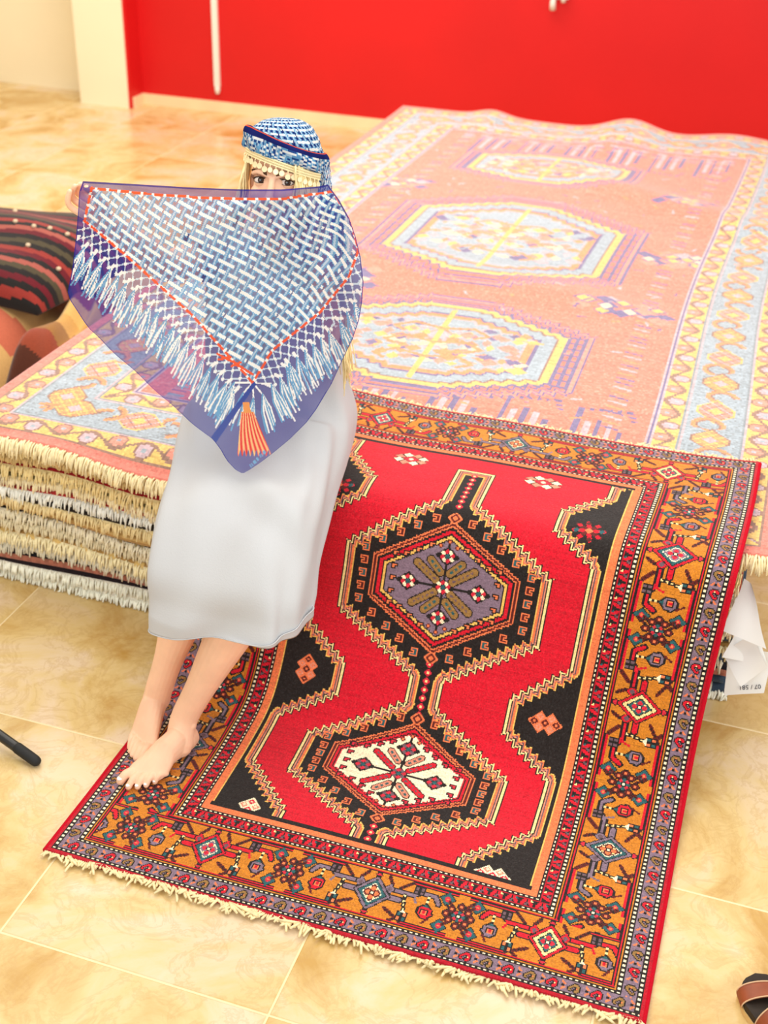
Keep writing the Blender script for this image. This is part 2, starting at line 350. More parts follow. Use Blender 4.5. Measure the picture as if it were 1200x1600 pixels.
def red_rug_design():
    W2, NL = 220, 566
    cv = Canvas(NL, 2*W2, -W2, 0, R)
    ln = lambda yy: yy
    TRI = [(1.0, K), (1.7, C), (1.2, K), (1.5, P_), (.9, G), (1.5, S), (1.2, Y_)]
    # black spandrels of the field
    sp = [(134, 496), (108, 478), (108, 454), (78, 420), (78, 392), (113, 368), (113, 285), (70, 251), (70, 222), (113, 193), (113, 141), (68, 97), (68, 70), (134, 70)]
    for sx in (1, -1): nested(cv, [(sx*x, y) for x, y in sp], TRI, K)
    # central pole of two black hexagons
    half = [(17, 456), (17, 403), (87, 353), (87, 295), (15, 250), (15, 230), (86, 185), (86, 139), (15, 97), (15, 70)]
    nested(cv, [(x, y) for x, y in half]+[(-x, y) for x, y in half[::-1]], TRI, K)
    for y in list(range(398, 452, 7))+list(range(221, 268, 7))+list(range(90, 116, 7)):
        cv.dia(0, y, 3.6, 3.0, D_); cv.rect(-.7, y-.7, .7, y+.7, C)
    HK = ["ooooooo", "offfffo", "offoooo", "offo...", "offooo.", "offffo.", "oooooo."]
    def hexa(hw, y0, y1, ya, yb): return [(hw, y0), (hw, y1), (0, yb), (-hw, y1), (-hw, y0), (0, ya)]
    for (yc, ylo, yhi, ya, yb, fw_, inner) in ((328, 310, 346, 271, 383, 62, Lc), (165, 151, 180, 116, 215, 60, W_)):
        # hooks standing out of the frame
        for sx in (1, -1):
            for k, yy in enumerate(np.linspace(ylo-4, yhi+4, 5)): cv.art(HK, sx*(fw_+8), yy, dict(o=S if inner == W_ else S, f=(T, B)[k % 2]), fx=sx)
            for k in range(4):
                t = (k+.75)/4.5
                cv.art(HK, sx*(fw_*(1-t)+5), yhi+(yb-yhi)*t+7, dict(o=S, f=(T, B)[k % 2]), fx=sx); cv.art(HK, sx*(fw_*(1-t)+5), ylo+(ya-ylo)*t-7, dict(o=S, f=(B, T)[k % 2]), fx=sx, fy=-1)
        nested(cv, hexa(fw_, ylo, yhi, ya, yb), [(1.3, S), (1.6, B), (1.2, S), (2.0, K), (2.6, R), (1.6, K), (2.0, Y_), (1.0, K)] if inner == Lc else [(1.2, S), (1.4, B), (1.1, S), (1.3, K), (2.0, R), (1.0, K), (.9, D_)], inner, amp=.5, per=3)
        for yy, sg in ((ya-3, -1), (yb+3, 1)):
            cv.dia(0, yy, 7, 5.5, S); cv.dia(0, yy, 5, 4, B); cv.dia(0, yy, 3, 2.2, S)
        # pink hooks just inside the frame
        H2 = ["KKKKKK.", "KppppK.", "KppKKK.", "KppK...", "KKKK..."]
        for sx in (1, -1):
            for yy in np.linspace(ylo-3, yhi+3, 5): cv.art(H2, sx*(fw_-(19 if inner == Lc else 16)), yy, dict(K=K, p=S if inner == Lc else D_), fx=-sx)
            for k in range(3):
                t = (k+1.0)/4.2
                cv.art(H2, sx*((fw_-20)*(1-t)+2), yhi+(yb-yhi-14)*t-1, dict(K=K, p=S if inner == Lc else D_), fx=-sx); cv.art(H2, sx*((fw_-20)*(1-t)+2), ylo+(ya-ylo+14)*t+1, dict(K=K, p=S if inner == Lc else D_), fx=-sx)
        # flower with eight leaves
        cv.line([(0, yc-36), (0, yc+36)], 1.6, K); cv.line([(-28, yc), (28, yc)], 1.3, K)
        leaf = (V_, V_) if inner == Lc else (R, P_)
        for sx in (1, -1):
            for sy in (1, -1):
                for k, (x0, y0, x1, y1) in enumerate(((7, 5, 24, 17), (4, 12, 13, 21))):
                    cv.line([(sx*x0, yc+sy*y0), (sx*x1, yc+sy*y1)], 8.0 if inner == Lc else 6.2, K); cv.line([(sx*x0, yc+sy*y0), (sx*x1, yc+sy*y1)], 6.0 if inner == Lc else 4.4, leaf[k]); cv.line([(sx*(x0+1), yc+sy*(y0+1)), (sx*(x1-1), yc+sy*(y1-1))], 1.8, T if k else G, 2)
        for dx, dy in ((30, 0), (-30, 0), (0, 26), (0, -26), (0, 0)):
            rr = 7.5 if (dx or dy) else 6
            cv.dia(dx, yc+dy, rr+3, rr+1, K)
            for k in range(8): an = k*math.pi/4+.2; cv.dia(dx+4.4*math.cos(an), yc+dy+4*math.sin(an), 2.2, 2.2, (D_, W_)[k % 2] if inner == Lc else (D_, G)[k % 2])
            cv.dia(dx, yc+dy, 2, 2, T)
        for sy in (1, -1):
            for dx, dy in ((0, 38), (-7, 34), (7, 34)): cv.dia(dx, yc+sy*dy, 2.8, 2.4, B); cv.rect(dx-.6, yc+sy*dy-.6, dx+.6, yc+sy*dy+.6, S)
    # small flowers in the red ground
    for x in (-60, 56):
        for k in range(8):
            an = k*math.pi/4+.39; cv.dia(x+9*math.cos(an)*1.25, 459+7.5*math.sin(an), 5.6, 5, K)
        for k in range(8):
            an = k*math.pi/4+.39; cv.dia(x+9*math.cos(an)*1.25, 459+7.5*math.sin(an), 4.6, 4.0, (W_, P_)[k % 2])
        cv.dia(x, 459, 6, 5, D_); cv.dia(x, 459, 2, 2, W_)
    # motifs in the black spandrels
    for sx in (1, -1):
        for k in range(8): an = k*math.pi/4+.2; cv.line([(sx*105, 400), (sx*105+11*math.cos(an), 400+10*math.sin(an))], 3.6, (R, B)[k % 2]); cv.dia(sx*105+10*math.cos(an), 400+9*math.sin(an), 2.6, 2.6, (T, R, B, R)[k % 4])
        cv.dia(sx*105, 400, 3, 3, S)
        for (yy, ca, cb) in ((238, S, B), (88, W_, D_)):
            xx = sx*(103 if yy > 100 else 97)
            for i in (-1, 0, 1):
                for j in (-1, 0, 1):
                    if abs(i)+abs(j) == 2 and i*j*sx > 0: continue
                    cx_, cy_ = xx+(i-j)*4.6, yy+(i+j)*4.2
                    cv.dia(cx_, cy_, 5, 4.6, ca); cv.dia(cx_, cy_, 3.4, 3.1, cb if (i+j) % 2 == 0 else P_); cv.dia(cx_, cy_, 1.4, 1.4, ca)
    # borders
    A = cv.a
    I, J = np.meshgrid(np.arange(NL), np.arange(2*W2), indexing='ij')
    e = np.minimum(J, 2*W2-1-J); f = np.minimum(I, NL-1-I)
    side = [3, 7, 17, 21, 22, 25, 69, 72, 73, 77, 85, 88, 93]; end = [3, 6, 16, 19, 20, 22, 62, 64, 65, 68, 76, 79, 84]
    ls = np.digitize(e, side); le = np.digitize(f, end)
    lvl = np.minimum(ls, le); isside = ls < le
    d = np.where(isside, e, f); along = np.where(isside, I, J-W2)
    s0 = np.array([0]+side); e0 = np.array([0]+end)
    lo = np.where(isside, s0[np.minimum(lvl, 13)], e0[np.minimum(lvl, 13)])
    k_ = d-lo; width = np.where(isside, np.diff(s0, append=200)[np.minimum(lvl, 13)], np.diff(e0, append=200)[np.minimum(lvl, 13)])
    out = A.copy()
    out[lvl == 0] = E_
    for b in (1, 3, 9, 11):
        z = lvl == b; out[z] = K
        dot = z & (k_ >= 1) & (k_ <= np.where(width > 3, 2, 1)) & (along % 4 < 2); out[dot] = W_
    lu = lilac_unit(); z = lvl == 2; out[z] = lu[along[z] % 30, np.clip(k_[z], 0, 9)]
    for b in (4, 8): out[lvl == b] = O
    for b in (5, 7): z = lvl == b; out[z] = K; out[z & (k_ == 1)] = R
    units = [border_unit(126, 44, v) for v in range(3)]; uend = [border_unit(128, 40, v) for v in range(3)]
    z = (lvl == 6) & isside; bi = along-142+63; un = (bi//126+1) % 3; aa = 43-np.clip(k_, 0, 43)
    for v in range(3): q = z & (un == v); out[q] = units[v][bi[q] % 126, aa[q]]
    z = (lvl == 6) & ~isside; bi = along-20+64; un = (bi//128+1) % 3; aa = 39-np.clip(k_, 0, 39)
    for v in range(3): q = z & (un == v); out[q] = uend[v][bi[q] % 128, aa[q]]
    gu = guard_unit(); z = lvl == 10; out[z] = gu[along[z] % 22, np.clip(k_[z], 0, 7)]
    out[lvl == 12] = S
    z = (lvl == 13) & (np.minimum(e-93, f-84) < 4) & (f < 120); out[z & (f-84 < 4)] = K
    return out

def wool(mname, sheen, bump=.35):
    return mat(mname, attr=True, rough=.92, spec=.12, var=(330, .16), bump=(300, bump, .003), sheen=sheen)
M_WOOL = wool('knotted_wool', .2)
M_WOOL2 = wool('faded_wool', .45)
M_FRINGE = mat('cream_fringe', lin((238, 220, 172)), .9, .1, var=(60, .15))

def knots(c, seed):                            # uneven dye from knot to knot and from row to row
    r = np.random.default_rng(seed); n, m = c.shape[:2]; k = 1+.10*r.standard_normal((n, m, 1))+.05*r.standard_normal((n, 1, 1)); return np.clip(c*k+.006*np.abs(r.standard_normal((n, m, 1))), 0, 1)
def rug_surface(name, top, cols, thick, parent):  # top: (n,m,3) grid, one quad per knot, with edge walls and an underside
    n, m = top.shape[:2]; V = top.reshape(-1, 3); Q = grid_quads(n, m)
    low = top.copy(); low[..., 2] -= thick
    ring = [(0, j) for j in range(m)]+[(i, m-1) for i in range(1, n)]+[(n-1, j) for j in range(m-2, -1, -1)]+[(i, 0) for i in range(n-2, 0, -1)]
    ri = np.array([i*m+j for i, j in ring]); nb = len(ring); V2 = low.reshape(-1, 3)[ri]; off = len(V)
    k = np.arange(nb); k2 = (k+1) % nb
    Q2 = np.stack([ri[k2], ri[k], off+k, off+k2], -1)
    ui = np.unique(np.r_[np.arange(0, n, 5), n-1]); uj = np.unique(np.r_[np.arange(0, m, 8), m-1]); V3 = low[np.ix_(ui, uj)].reshape(-1, 3)
    V3 = V3-np.array([0, 0, .002]); Q3 = grid_quads(len(ui), len(uj), off+nb)[:, ::-1]
    cc = cols.reshape(-1, 3); edge = np.repeat(cols[0, :1], nb+len(Q3), 0)
    me = np_mesh(name, np.concatenate([V, V2, V3]), np.concatenate([Q, Q2, Q3]), np.concatenate([cc, edge]))
    return me
def fringe(mb, starts, direction, length, rad, down=0.0, floor_z=None, jit=.35, seg=4):
    for p in starts:
        l = length*rnd.uniform(.65, 1.3); d = np.array(direction, float)+np.array([rnd.gauss(0, jit), rnd.gauss(0, jit*.4), 0])
        pts = []; q = np.array(p, float)
        for k in range(seg+1):
            pts.append(q.copy()); u = k/seg
            stp = d*(l/seg)*(1-.6*u*min(1, down)) + np.array([rnd.gauss(0, .12)*l/seg, 0, -down*u*l/seg*1.6])
            q = q+stp
            if floor_z is not None: q[2] = max(q[2], floor_z+rad)
        mb.tube(pts, [rad*1.1]+[rad]*(seg-1)+[rad*.75], 4)

# ---------------------------------------------------------------- the red rug hung over the front of the pile
PROF = spline([(1.69, .010), (1.95, .010), (2.17, .012), (2.31, .045), (2.42, .17), (2.50, .335), (2.545, .445), (2.605, .512), (2.72, .526), (2.88, .528), (3.13, .528)], 40)
PS = np.r_[0, np.cumsum(np.linalg.norm(np.diff(PROF, axis=0), axis=1))]
design = red_rug_design(); NL, NW = design.shape; CELL = .003
tt = np.arange(NL+1)*PS[-1]/NL; uu = (np.arange(NW+1)-NW/2)*CELL
py = np.interp(tt, PS, PROF[:, 0]); pz = np.interp(tt, PS, PROF[:, 1])
U, TT = np.meshgrid(uu, tt, indexing='xy')
g = np.zeros((NL+1, NW+1, 3))
top_f = smooth(1.30, 1.62, TT); low_f = 1-smooth(.5, .9, TT)
g[..., 0] = -.630+U*1.0+.030*smooth(.7, 1.6, TT)*smooth(0, .6, U)
g[..., 1] = py[:, None]+top_f*(-.05*np.exp(-((U-.2)/.24)**2)+.012*np.sin(U*9))+.006*np.sin(U*7+1)*(1-low_f)*(1-top_f)
g[..., 2] = pz[:, None]+.003*low_f*(1+np.sin(U*5.3+TT*7))+top_f*(.004*np.sin(U*8+.5)+.004)
rug = empty('patterned_rug', (-.63, 1.69, 0)); tag(rug, 'red rug with black hexagon medallions and mustard border, hung over the front of the pile', 'rug')
under(link('pile_field', rug_surface('pile_field', g, knots(np.array(PALV)[design], 5), .009, None), M_WOOL), rug)
mb = MB(); xs = np.arange(-.66, .66, .0042)
fringe(mb, [(-.63+x, 1.692+rnd.uniform(-.002, .004), .009) for x in xs], (0, -1, .12), .017, .0032, .25, .0, .9)
for x in np.arange(-.655, .65, .055):
    if rnd.random() < .75: fringe(mb, [(-.63+x+rnd.gauss(0, .004), 1.692, .011) for _ in range(5)], (rnd.gauss(0, .5), -.7, .25), .020, .0034, .2, .0, .7)
tag(under(mb.build('fringe', M_FRINGE), rug), 'short cream fringe along the floor end', kind='stuff')
mb = MB(); row = g[-1]
fringe(mb, [row[j]+np.array([rnd.gauss(0, .001), -.002, -.002]) for j in range(0, NW+1, 2)], (0, 1, .12), .017, .0028, .3, .5, .6, 3)
tag(under(mb.build('fringe', M_FRINGE), rug), 'cream fringe along the end lying on the pile', kind='stuff')
M_SELV = mat('red_selvage', lin((190, 14, 36)), .9, .1, bump=(500, .5, .002), var=(300, .12))
for j, dx in ((-1, .001), (0, -.001)):
    mb = MB(); mb.tube(g[::3, j]+np.array([dx, 0, -.004]), .0058, 6); under(mb.build('selvage', M_SELV), rug)
# ---------------------------------------------------------------- the big faded rug on top of the pile
FP = []
FV = {}
for n, c in dict(s=(238, 130, 108), p=(240, 150, 130), b=(164, 176, 186), n=(124, 112, 150), y=(228, 190, 112), o=(232, 152, 104), l=(204, 176, 182), g=(144, 152, 158), e=(232, 132, 116), w=(236, 210, 176), d=(156, 120, 104)).items(): FV[n] = len(FP); FP.append(lin(c))
s_, p_, b_, n_, y_, o_, l_, g_, e_c, w_, d_ = [FV[k] for k in 'spbnyolgewd']
def faded_design():
    cell = .0065; NW_, NL_ = 336, 628; cv = Canvas(NL_, NW_, -168, 0, s_)
    X0 = -.965; k = lambda x, y: ((x-X0)/cell, (y-2.57)/cell)
    Z = lambda pts: [k(*q) for q in pts]
    rr = np.random.default_rng(3)
    # ground shading by dye lots
    A = cv.a
    m = np.kron(rr.random((90, 1)), np.ones((7, 1)))[:NL_]; A[(rr.random(A.shape) < .18)] = p_
    # comb shapes near both ends and along the sides
    for yy, sg in ((3.0, 1), (6.2, -1)):
        for xx in np.arange(-1.5, -.40, .21):
            for i in range(5):
                h = .30-.03*i if i % 2 == 0 else .22
                cv.line(Z([(xx+i*.032, yy), (xx+i*.032, yy+sg*h)]), 2.8, n_ if i % 2 == 0 else l_)
            cv.line(Z([(xx, yy+sg*.3), (xx+.14, yy+sg*.33), (xx+.16, yy+sg*.26)]), 3, n_, 2)
        for i in range(10): cv.line(Z([(-1.6, yy-.06+i*.014), (-.3, yy-.06+i*.014)]), 1.6, (n_, l_, b_, p_)[i % 4], 6+i % 3)
    for sx, x0 in ((1, -.33), (-1, -1.60)):
        for yy in np.arange(3.2, 6.2, .035): cv.line(Z([(x0, yy), (x0+sx*-.05, yy+.012)]), 1.6, (n_, l_, o_)[int(yy*60) % 3])
    # medallions
    for (xc, yc, hw, hh, ap, blob) in ((-1.0, 4.70, .44, .27, .20, y_), (-.98, 3.62, .42, .20, .15, o_), (-1.08, 5.74, .36, .15, .10, y_)):
        P = [(xc+hw, yc-hh), (xc+hw, yc+hh), (xc+.1, yc+hh+ap), (xc-.1, yc+hh+ap), (xc-hw, yc+hh), (xc-hw, yc-hh), (xc-.1, yc-hh-ap), (xc+.1, yc-hh-ap)]
        big = [(xc+(x-xc)*1.17, yc+(y-yc)*1.17) for x, y in P]
        nested(cv, Z(big), [(1.5, n_), (2, p_), (1.5, n_), (2, s_), (2, n_)], s_, amp=2.2, per=6)
        nested(cv, Z(P), [(2, n_), (4, y_), (1.5, d_), (7, b_), (1.5, n_), (4, o_), (1.5, l_)], b_, amp=1.6, per=8)
        for _ in range(70):
            x, y = rr.uniform(-.75, .75)*hw, rr.uniform(-.75, .75)*hh
            c = [o_, y_, n_, l_, p_, w_][rr.integers(6)]; q = k(xc+x, yc+y); q2 = k(xc-x, yc+y)
            for qq in (q, q2): cv.dia(qq[0], qq[1], rr.uniform(2, 6), rr.uniform(2, 5), c)
        cv.line(Z([(xc, yc-hh-ap*.6), (xc, yc+hh+ap*.6)]), 2.4, y_)
        for sx in (1, -1):
            for yy in np.linspace(yc-hh*.6, yc+hh*.6, 3):
                cv.line(Z([(xc, yy), (xc+sx*.1, yy+.03), (xc+sx*.16, yy-.02), (xc+sx*.12, yy-.05)]), 2.4, o_)
            for i in range(9): q = k(xc+sx*(hw+.015), yc-hh+i*hh/4); cv.rect(q[0]-4, q[1]-1, q[0]+4, q[1]+1, n_)
    # groups of little flower heads between the medallions
    for (x, y) in ((-1.68, 5.25), (-.36, 5.43), (-.46, 4.12), (-1.50, 4.10), (-.30, 4.75), (-1.62, 3.5)):
        q = k(x, y)
        for _ in range(16): cv.dia(q[0]+rr.uniform(-26, 26), q[1]+rr.uniform(-12, 12), 6, 5, [n_, l_, n_, p_][rr.integers(4)])
        for _ in range(9):
            x1, y1 = q[0]+rr.uniform(-22, 22), q[1]+rr.uniform(-9, 9); cv.dia(x1, y1, 5.5, 5, n_); cv.dia(x1, y1, 4, 3.6, y_ if rr.random() < .6 else w_)
    for _ in range(260):
        q = k(rr.uniform(-1.66, -.28), rr.uniform(3.0, 6.3)); 
        if cv.a[int(q[1]), int(q[0]+168)] in (s_, p_): cv.line([q, (q[0]+rr.uniform(-5, 5), q[1]+rr.uniform(-4, 4))], 1.5, [l_, n_, o_, p_][rr.integers(4)])
    # borders: pink edge, yellow band, blue-grey band, yellow band, lines
    I, J = np.meshgrid(np.arange(NL_), np.arange(NW_), indexing='ij'); e = np.minimum(J, NW_-1-J); f = np.minimum(I, NL_-1-I)
    d = np.minimum(e, f); side = e < f; al = np.where(side, I, J)
    lv = np.digitize(d, [5, 6, 17, 19, 43, 45, 55, 58]); A = cv.a
    A[lv == 0] = e_c; A[lv == 1] = d_
    for b, lo in ((2, 6), (6, 45)):
        z = lv == b; A[z] = y_; u = d-lo
        ph = (al % 26)/26*2*math.pi; vine = np.abs(u-5.0-3.4*np.sin(ph)) < .9; A[z & vine] = d_
        for ctr, c1 in ((6.5, l_), (19.5, p_)):
            r2 = np.hypot((al % 26)-ctr, u-(5.0-np.sign(np.sin(ctr/26*2*math.pi))*1.2)); A[z & (r2 < 4.2)] = d_; A[z & (r2 < 3.5)] = c1; A[z & (r2 < 1.2)] = b_
    A[(lv == 3) | (lv == 5)] = l_; A[((lv == 3) | (lv == 5)) & (d % 2 == 0)] = g_
    A[lv == 7] = l_; A[(lv == 7) & (d % 2 == 0)] = n_
    z = lv == 4; A[z] = b_; A[z & (rr.random(A.shape) < .12)] = g_
    u = d-31.0; per = 62; a = (al+6) % per
    for ctr, kind in ((15, 0), (46, 1)):
        x = a-ctr; r = np.abs(x)/11.0+np.abs(u)/9.5
        body = z & (r < 1.12) & (np.abs(u) < 8.2); A[body] = d_ if kind else y_; body = z & (r < 1.0) & (np.abs(u) < 7.2); A[body] = p_ if kind == 0 else o_
        A[body & (((x+u).astype(int) % 5) == 0)] = y_ if kind else d_; A[body & (((x-u).astype(int) % 6) == 0)] = l_ if kind == 0 else y_
        A[z & (r < .34)] = y_ if kind == 0 else l_
    for ctr in (30.5, 61, 0):
        x = a-ctr; rad = np.hypot(x*1.0, u-np.sign(np.sin(al/9.))*2); A[z & (rad < 7.5) & (rad > 5.3) & (x+u*.6 > -4)] = o_; A[z & (rad < 5.3) & (rad > 4.2) & (x+u*.6 > -4)] = d_
    return cv.a, cell
fd, fcell = faded_design(); NL2, NW2 = fd.shape
xx = -.965+(np.arange(NW2+1)-NW2/2)*fcell; yy = 2.57+np.arange(NL2+1)*fcell
X, Y = np.meshgrid(xx, yy, indexing='xy')
def pile_top(x, y):                           # gentle lumps of the pile
    return .508+.004*np.sin(x*4.1+y*1.3)+.006*np.sin(y*2.3-x*1.7)*smooth(3.0, 3.8, y)
def front_wave(x): return .010*np.sin(x*6.1+.6)+.006*np.sin(x*13.7)
G2 = np.zeros((NL2+1, NW2+1, 3))
right_back = (.13*smooth(-.3, .06, X)+.05*smooth(-1.22, -1.12, X)*(1-smooth(-.02, .05, X)))*(1-smooth(2.57, 3.4, Y))
fall = 1-smooth(2.57, 2.66, Y)
G2[..., 0] = X+.04*np.sin(Y*1.1+.5)*smooth(3, 5, Y)*smooth(-1.9, -1.0, X); G2[..., 1] = Y+right_back+.012*np.sin(X*5.2)*fall
back_l = smooth(6.2, 6.6, Y)
G2[..., 2] = pile_top(X, Y)-.018*fall**1.5+fall*front_wave(X)+.03*np.exp(-((X+1.57)/.10)**2)*back_l+.065*np.exp(-((X+.87)/.16)**2)*smooth(6.0, 6.55, Y)+.03*np.exp(-((X+.35)/.2)**2)*back_l
# folds in the rug towards the back
G2[..., 2] += .032*np.exp(-(((X+.55)*.55+(Y-5.45))/.14)**2)*smooth(-1.2, -.7, X)+.022*np.exp(-(((X+.9)*.2+(Y-4.25))/.13)**2)*smooth(-1.7, -1.1, X)*(1-smooth(-.6, -.2, X))
G2[..., 2] -= .02*smooth(-.92, -.55, -np.abs(X+.63))*(1-smooth(2.6, 2.85, Y))*.6
frug = empty('faded_rug', (-.965, 2.57, .5)); tag(frug, 'large faded salmon and blue rug spread over the top of the pile', 'rug')
under(link('pile_field', rug_surface('pile_field', G2, knots(np.array(FP)[fd], 6), .010, None), M_WOOL2), frug)
M_FR2 = mat('cream_fringe_thick', lin((250, 234, 190)), .9, .1, var=(80, .14))
mb = MB(); st = [G2[0, j]+np.array([rnd.gauss(0, .002), 0, -.006+rnd.gauss(0, .002)]) for j in np.linspace(1, NW2, 1000).astype(int) if xx[j] < -1.2 or xx[j] > .015]
fringe(mb, st, (0, -1, -.1), .030, .0028, 1.5, None, .22, 4); tag(under(mb.build('fringe', M_FR2), frug), 'thick cream fringe along the front edge', kind='stuff')

# ---------------------------------------------------------------- the rugs stacked under it, one object each
def tone(c, v=0.0): return tuple(np.clip(np.array(lin(c))*(1+v), 0, 1))
cream, white, tan, grey = (246, 230, 186), (250, 244, 226), (212, 180, 122), (220, 214, 194)
LAY = [  # bottom to top: (thickness, [upper, middle, lower front tones], fringe tone, fringe length, label)
 (.034, [(232, 222, 200), (240, 232, 212), (226, 214, 190)], white, .036, 'rug with a shaggy white fringe at the very bottom of the pile'),
 (.030, [(40, 30, 34), (120, 16, 24), (120, 16, 24)], white, .034, 'rug with a dark maroon edge and white fringe, second from the floor'),
 (.030, [(30, 28, 34), (176, 112, 92), (178, 108, 90)], None, 0, 'rug with a dusty pink edge and black rim low in the pile'),
 (.034, [(220, 214, 196), (226, 220, 204), (210, 204, 186)], grey, .032, 'rug with a greyish white fringe just above the dusty pink edged rug'),
 (.036, [(170, 130, 70), (186, 60, 50), (230, 120, 90)], (246, 230, 188), .036, 'rug with a red and tan chequered edge low in the pile'),
 (.030, [(120, 100, 60), (180, 150, 90), (160, 130, 80)], (226, 214, 180), .030, 'rug with an olive edge and pale fringe above the red chequered one'),
 (.034, [(34, 28, 24), (60, 54, 44), (40, 16, 20)], (240, 232, 206), .034, 'rug with a black and olive zigzag edge mid pile'),
 (.030, [(192, 156, 96), (206, 172, 112), (180, 140, 84)], None, 0, 'rug with a plain tan rolled edge mid pile'),
 (.030, [(50, 40, 34), (230, 214, 170), (200, 176, 126)], (232, 212, 160), .032, 'rug with a beige fringe and dark tips mid pile'),
 (.034, [(180, 50, 50), (240, 234, 220), (244, 240, 230)], (248, 244, 234), .034, 'rug with a bright white fringe under a thin red line in the pile'),
 (.032, [(120, 118, 84), (150, 148, 116), (236, 228, 200)], (242, 228, 190), .032, 'rug with a grey green stitched edge and cream fringe in the upper pile'),
 (.034, [(150, 22, 30), (60, 20, 20), (230, 206, 150)], (244, 222, 164), .036, 'rug with a dark crimson edge and yellowish fringe, fourth from the top'),
 (.032, [(190, 160, 104), (202, 172, 118), (176, 142, 90)], (210, 182, 126), .020, 'rug with a tan knitted edge, third from the top'),
 (.034, [(130, 30, 30), (236, 214, 160), (226, 200, 150)], (246, 226, 176), .036, 'rug with a cream fringe directly under the faded top rug'),
]
tot = sum(l[0] for l in LAY); sc = .470/tot
xs = np.linspace(-2.055, .075, 150)
def iface(z, x):                              # wavy interface heights
    f = z/.47
    return z+f*front_wave(x)*1.0+math.sin(f*math.pi)*(.011*np.sin(x*3.3+f*5)+.006*np.sin(x*8.2+f*11))-f*.018*smooth(-1.35, -1.0, x)*(1-smooth(-.2, .0, x))
z = 0.0
for li, (th, tones, ft, fl_, lab) in enumerate(LAY):
    th *= sc; jx = rnd.uniform(-.008, .008); jr = rnd.uniform(-.02, .02)
    zb, zt = iface(z, xs), iface(z+th*.97, xs); z += th
    y0 = 2.602+jx+.006*np.sin(xs*5+li*1.7)+.15*smooth(-.30, .06, xs)+.012*smooth(-1.2, -1.0, xs)
    xo = xs+jr*smooth(-.4, .07, xs)+.6*jr*(1-smooth(-2.055, -1.9, xs))
    rings = []
    for q in range(len(xs)):
        a, b, y, x = zb[q], zt[q], y0[q], xo[q]; d = b-a
        rings.append([(x, 6.55, a), (x, y+.012, a), (x, y+.002, a+d*.2), (x, y, a+d*.5), (x, y+.002, a+d*.8), (x, y+.012, b), (x, 6.55, b)])
    root = empty('stacked_rug', (-.99, 2.6, 0)); tag(root, lab, 'rug', 'rugs stacked in the pile')
    m = MB(); m.loft(rings)
    mid_t = tuple(np.array(ft)*.92) if ft else tones[1]
    bandcol = {1: mid_t if ft else tones[2], 2: mid_t if ft else tones[2], 3: mid_t, 4: tones[0], 5: tones[0]}
    cols = []
    for q in range(len(xs)-1):
        for r in range(7):
            c = bandcol.get(r, (120, 70, 60)); v = rnd.uniform(-.12, .12)
            if li == 4 and r in (3, 4) and (q//2) % 3 == 0: c = (214, 180, 110)
            if li == 6 and r in (3, 4) and (q % 4) < 2: c = (150, 130, 84)
            if li in (2, 12) and r in (2, 3) and q % 2: v -= .18
            if xs[q] > .03 and li in (0, 1, 3, 5, 6): c = (58, 74, 92)
            cols.append(tone(c, v))
    cols += [tone((140, 90, 70)), tone((140, 90, 70))]
    m.c = cols; under(m.build('carpet', M_WOOL), root)
    if ft:
        f = MB(); sp_ = .0034
        vis = [x for x in np.arange(-2.05, -1.17, sp_)]+([x for x in np.arange(.01, .075, sp_)] if li not in (1, 5) else [])
        st = []
        for x in vis:
            zc = np.interp(x, xs, (zb+zt)/2); st.append((x+np.interp(x, xs, xo-xs), np.interp(x, xs, y0)+.003, zc+rnd.uniform(-.05, .32)*th))
        fringe(f, st, (0, -.75, -.45), fl_*.62, .0027, 1.5, .0, .25, 3)
        mm = mat('fringe_tone', lin(np.minimum(255, np.array(ft)*1.03+6)), .9, .1, var=(90, .12)); tag(under(f.build('fringe', mm), root), kind='stuff')
M_TUFT = mat('pale_tuft', lin((214, 190, 160)), .9, .1)

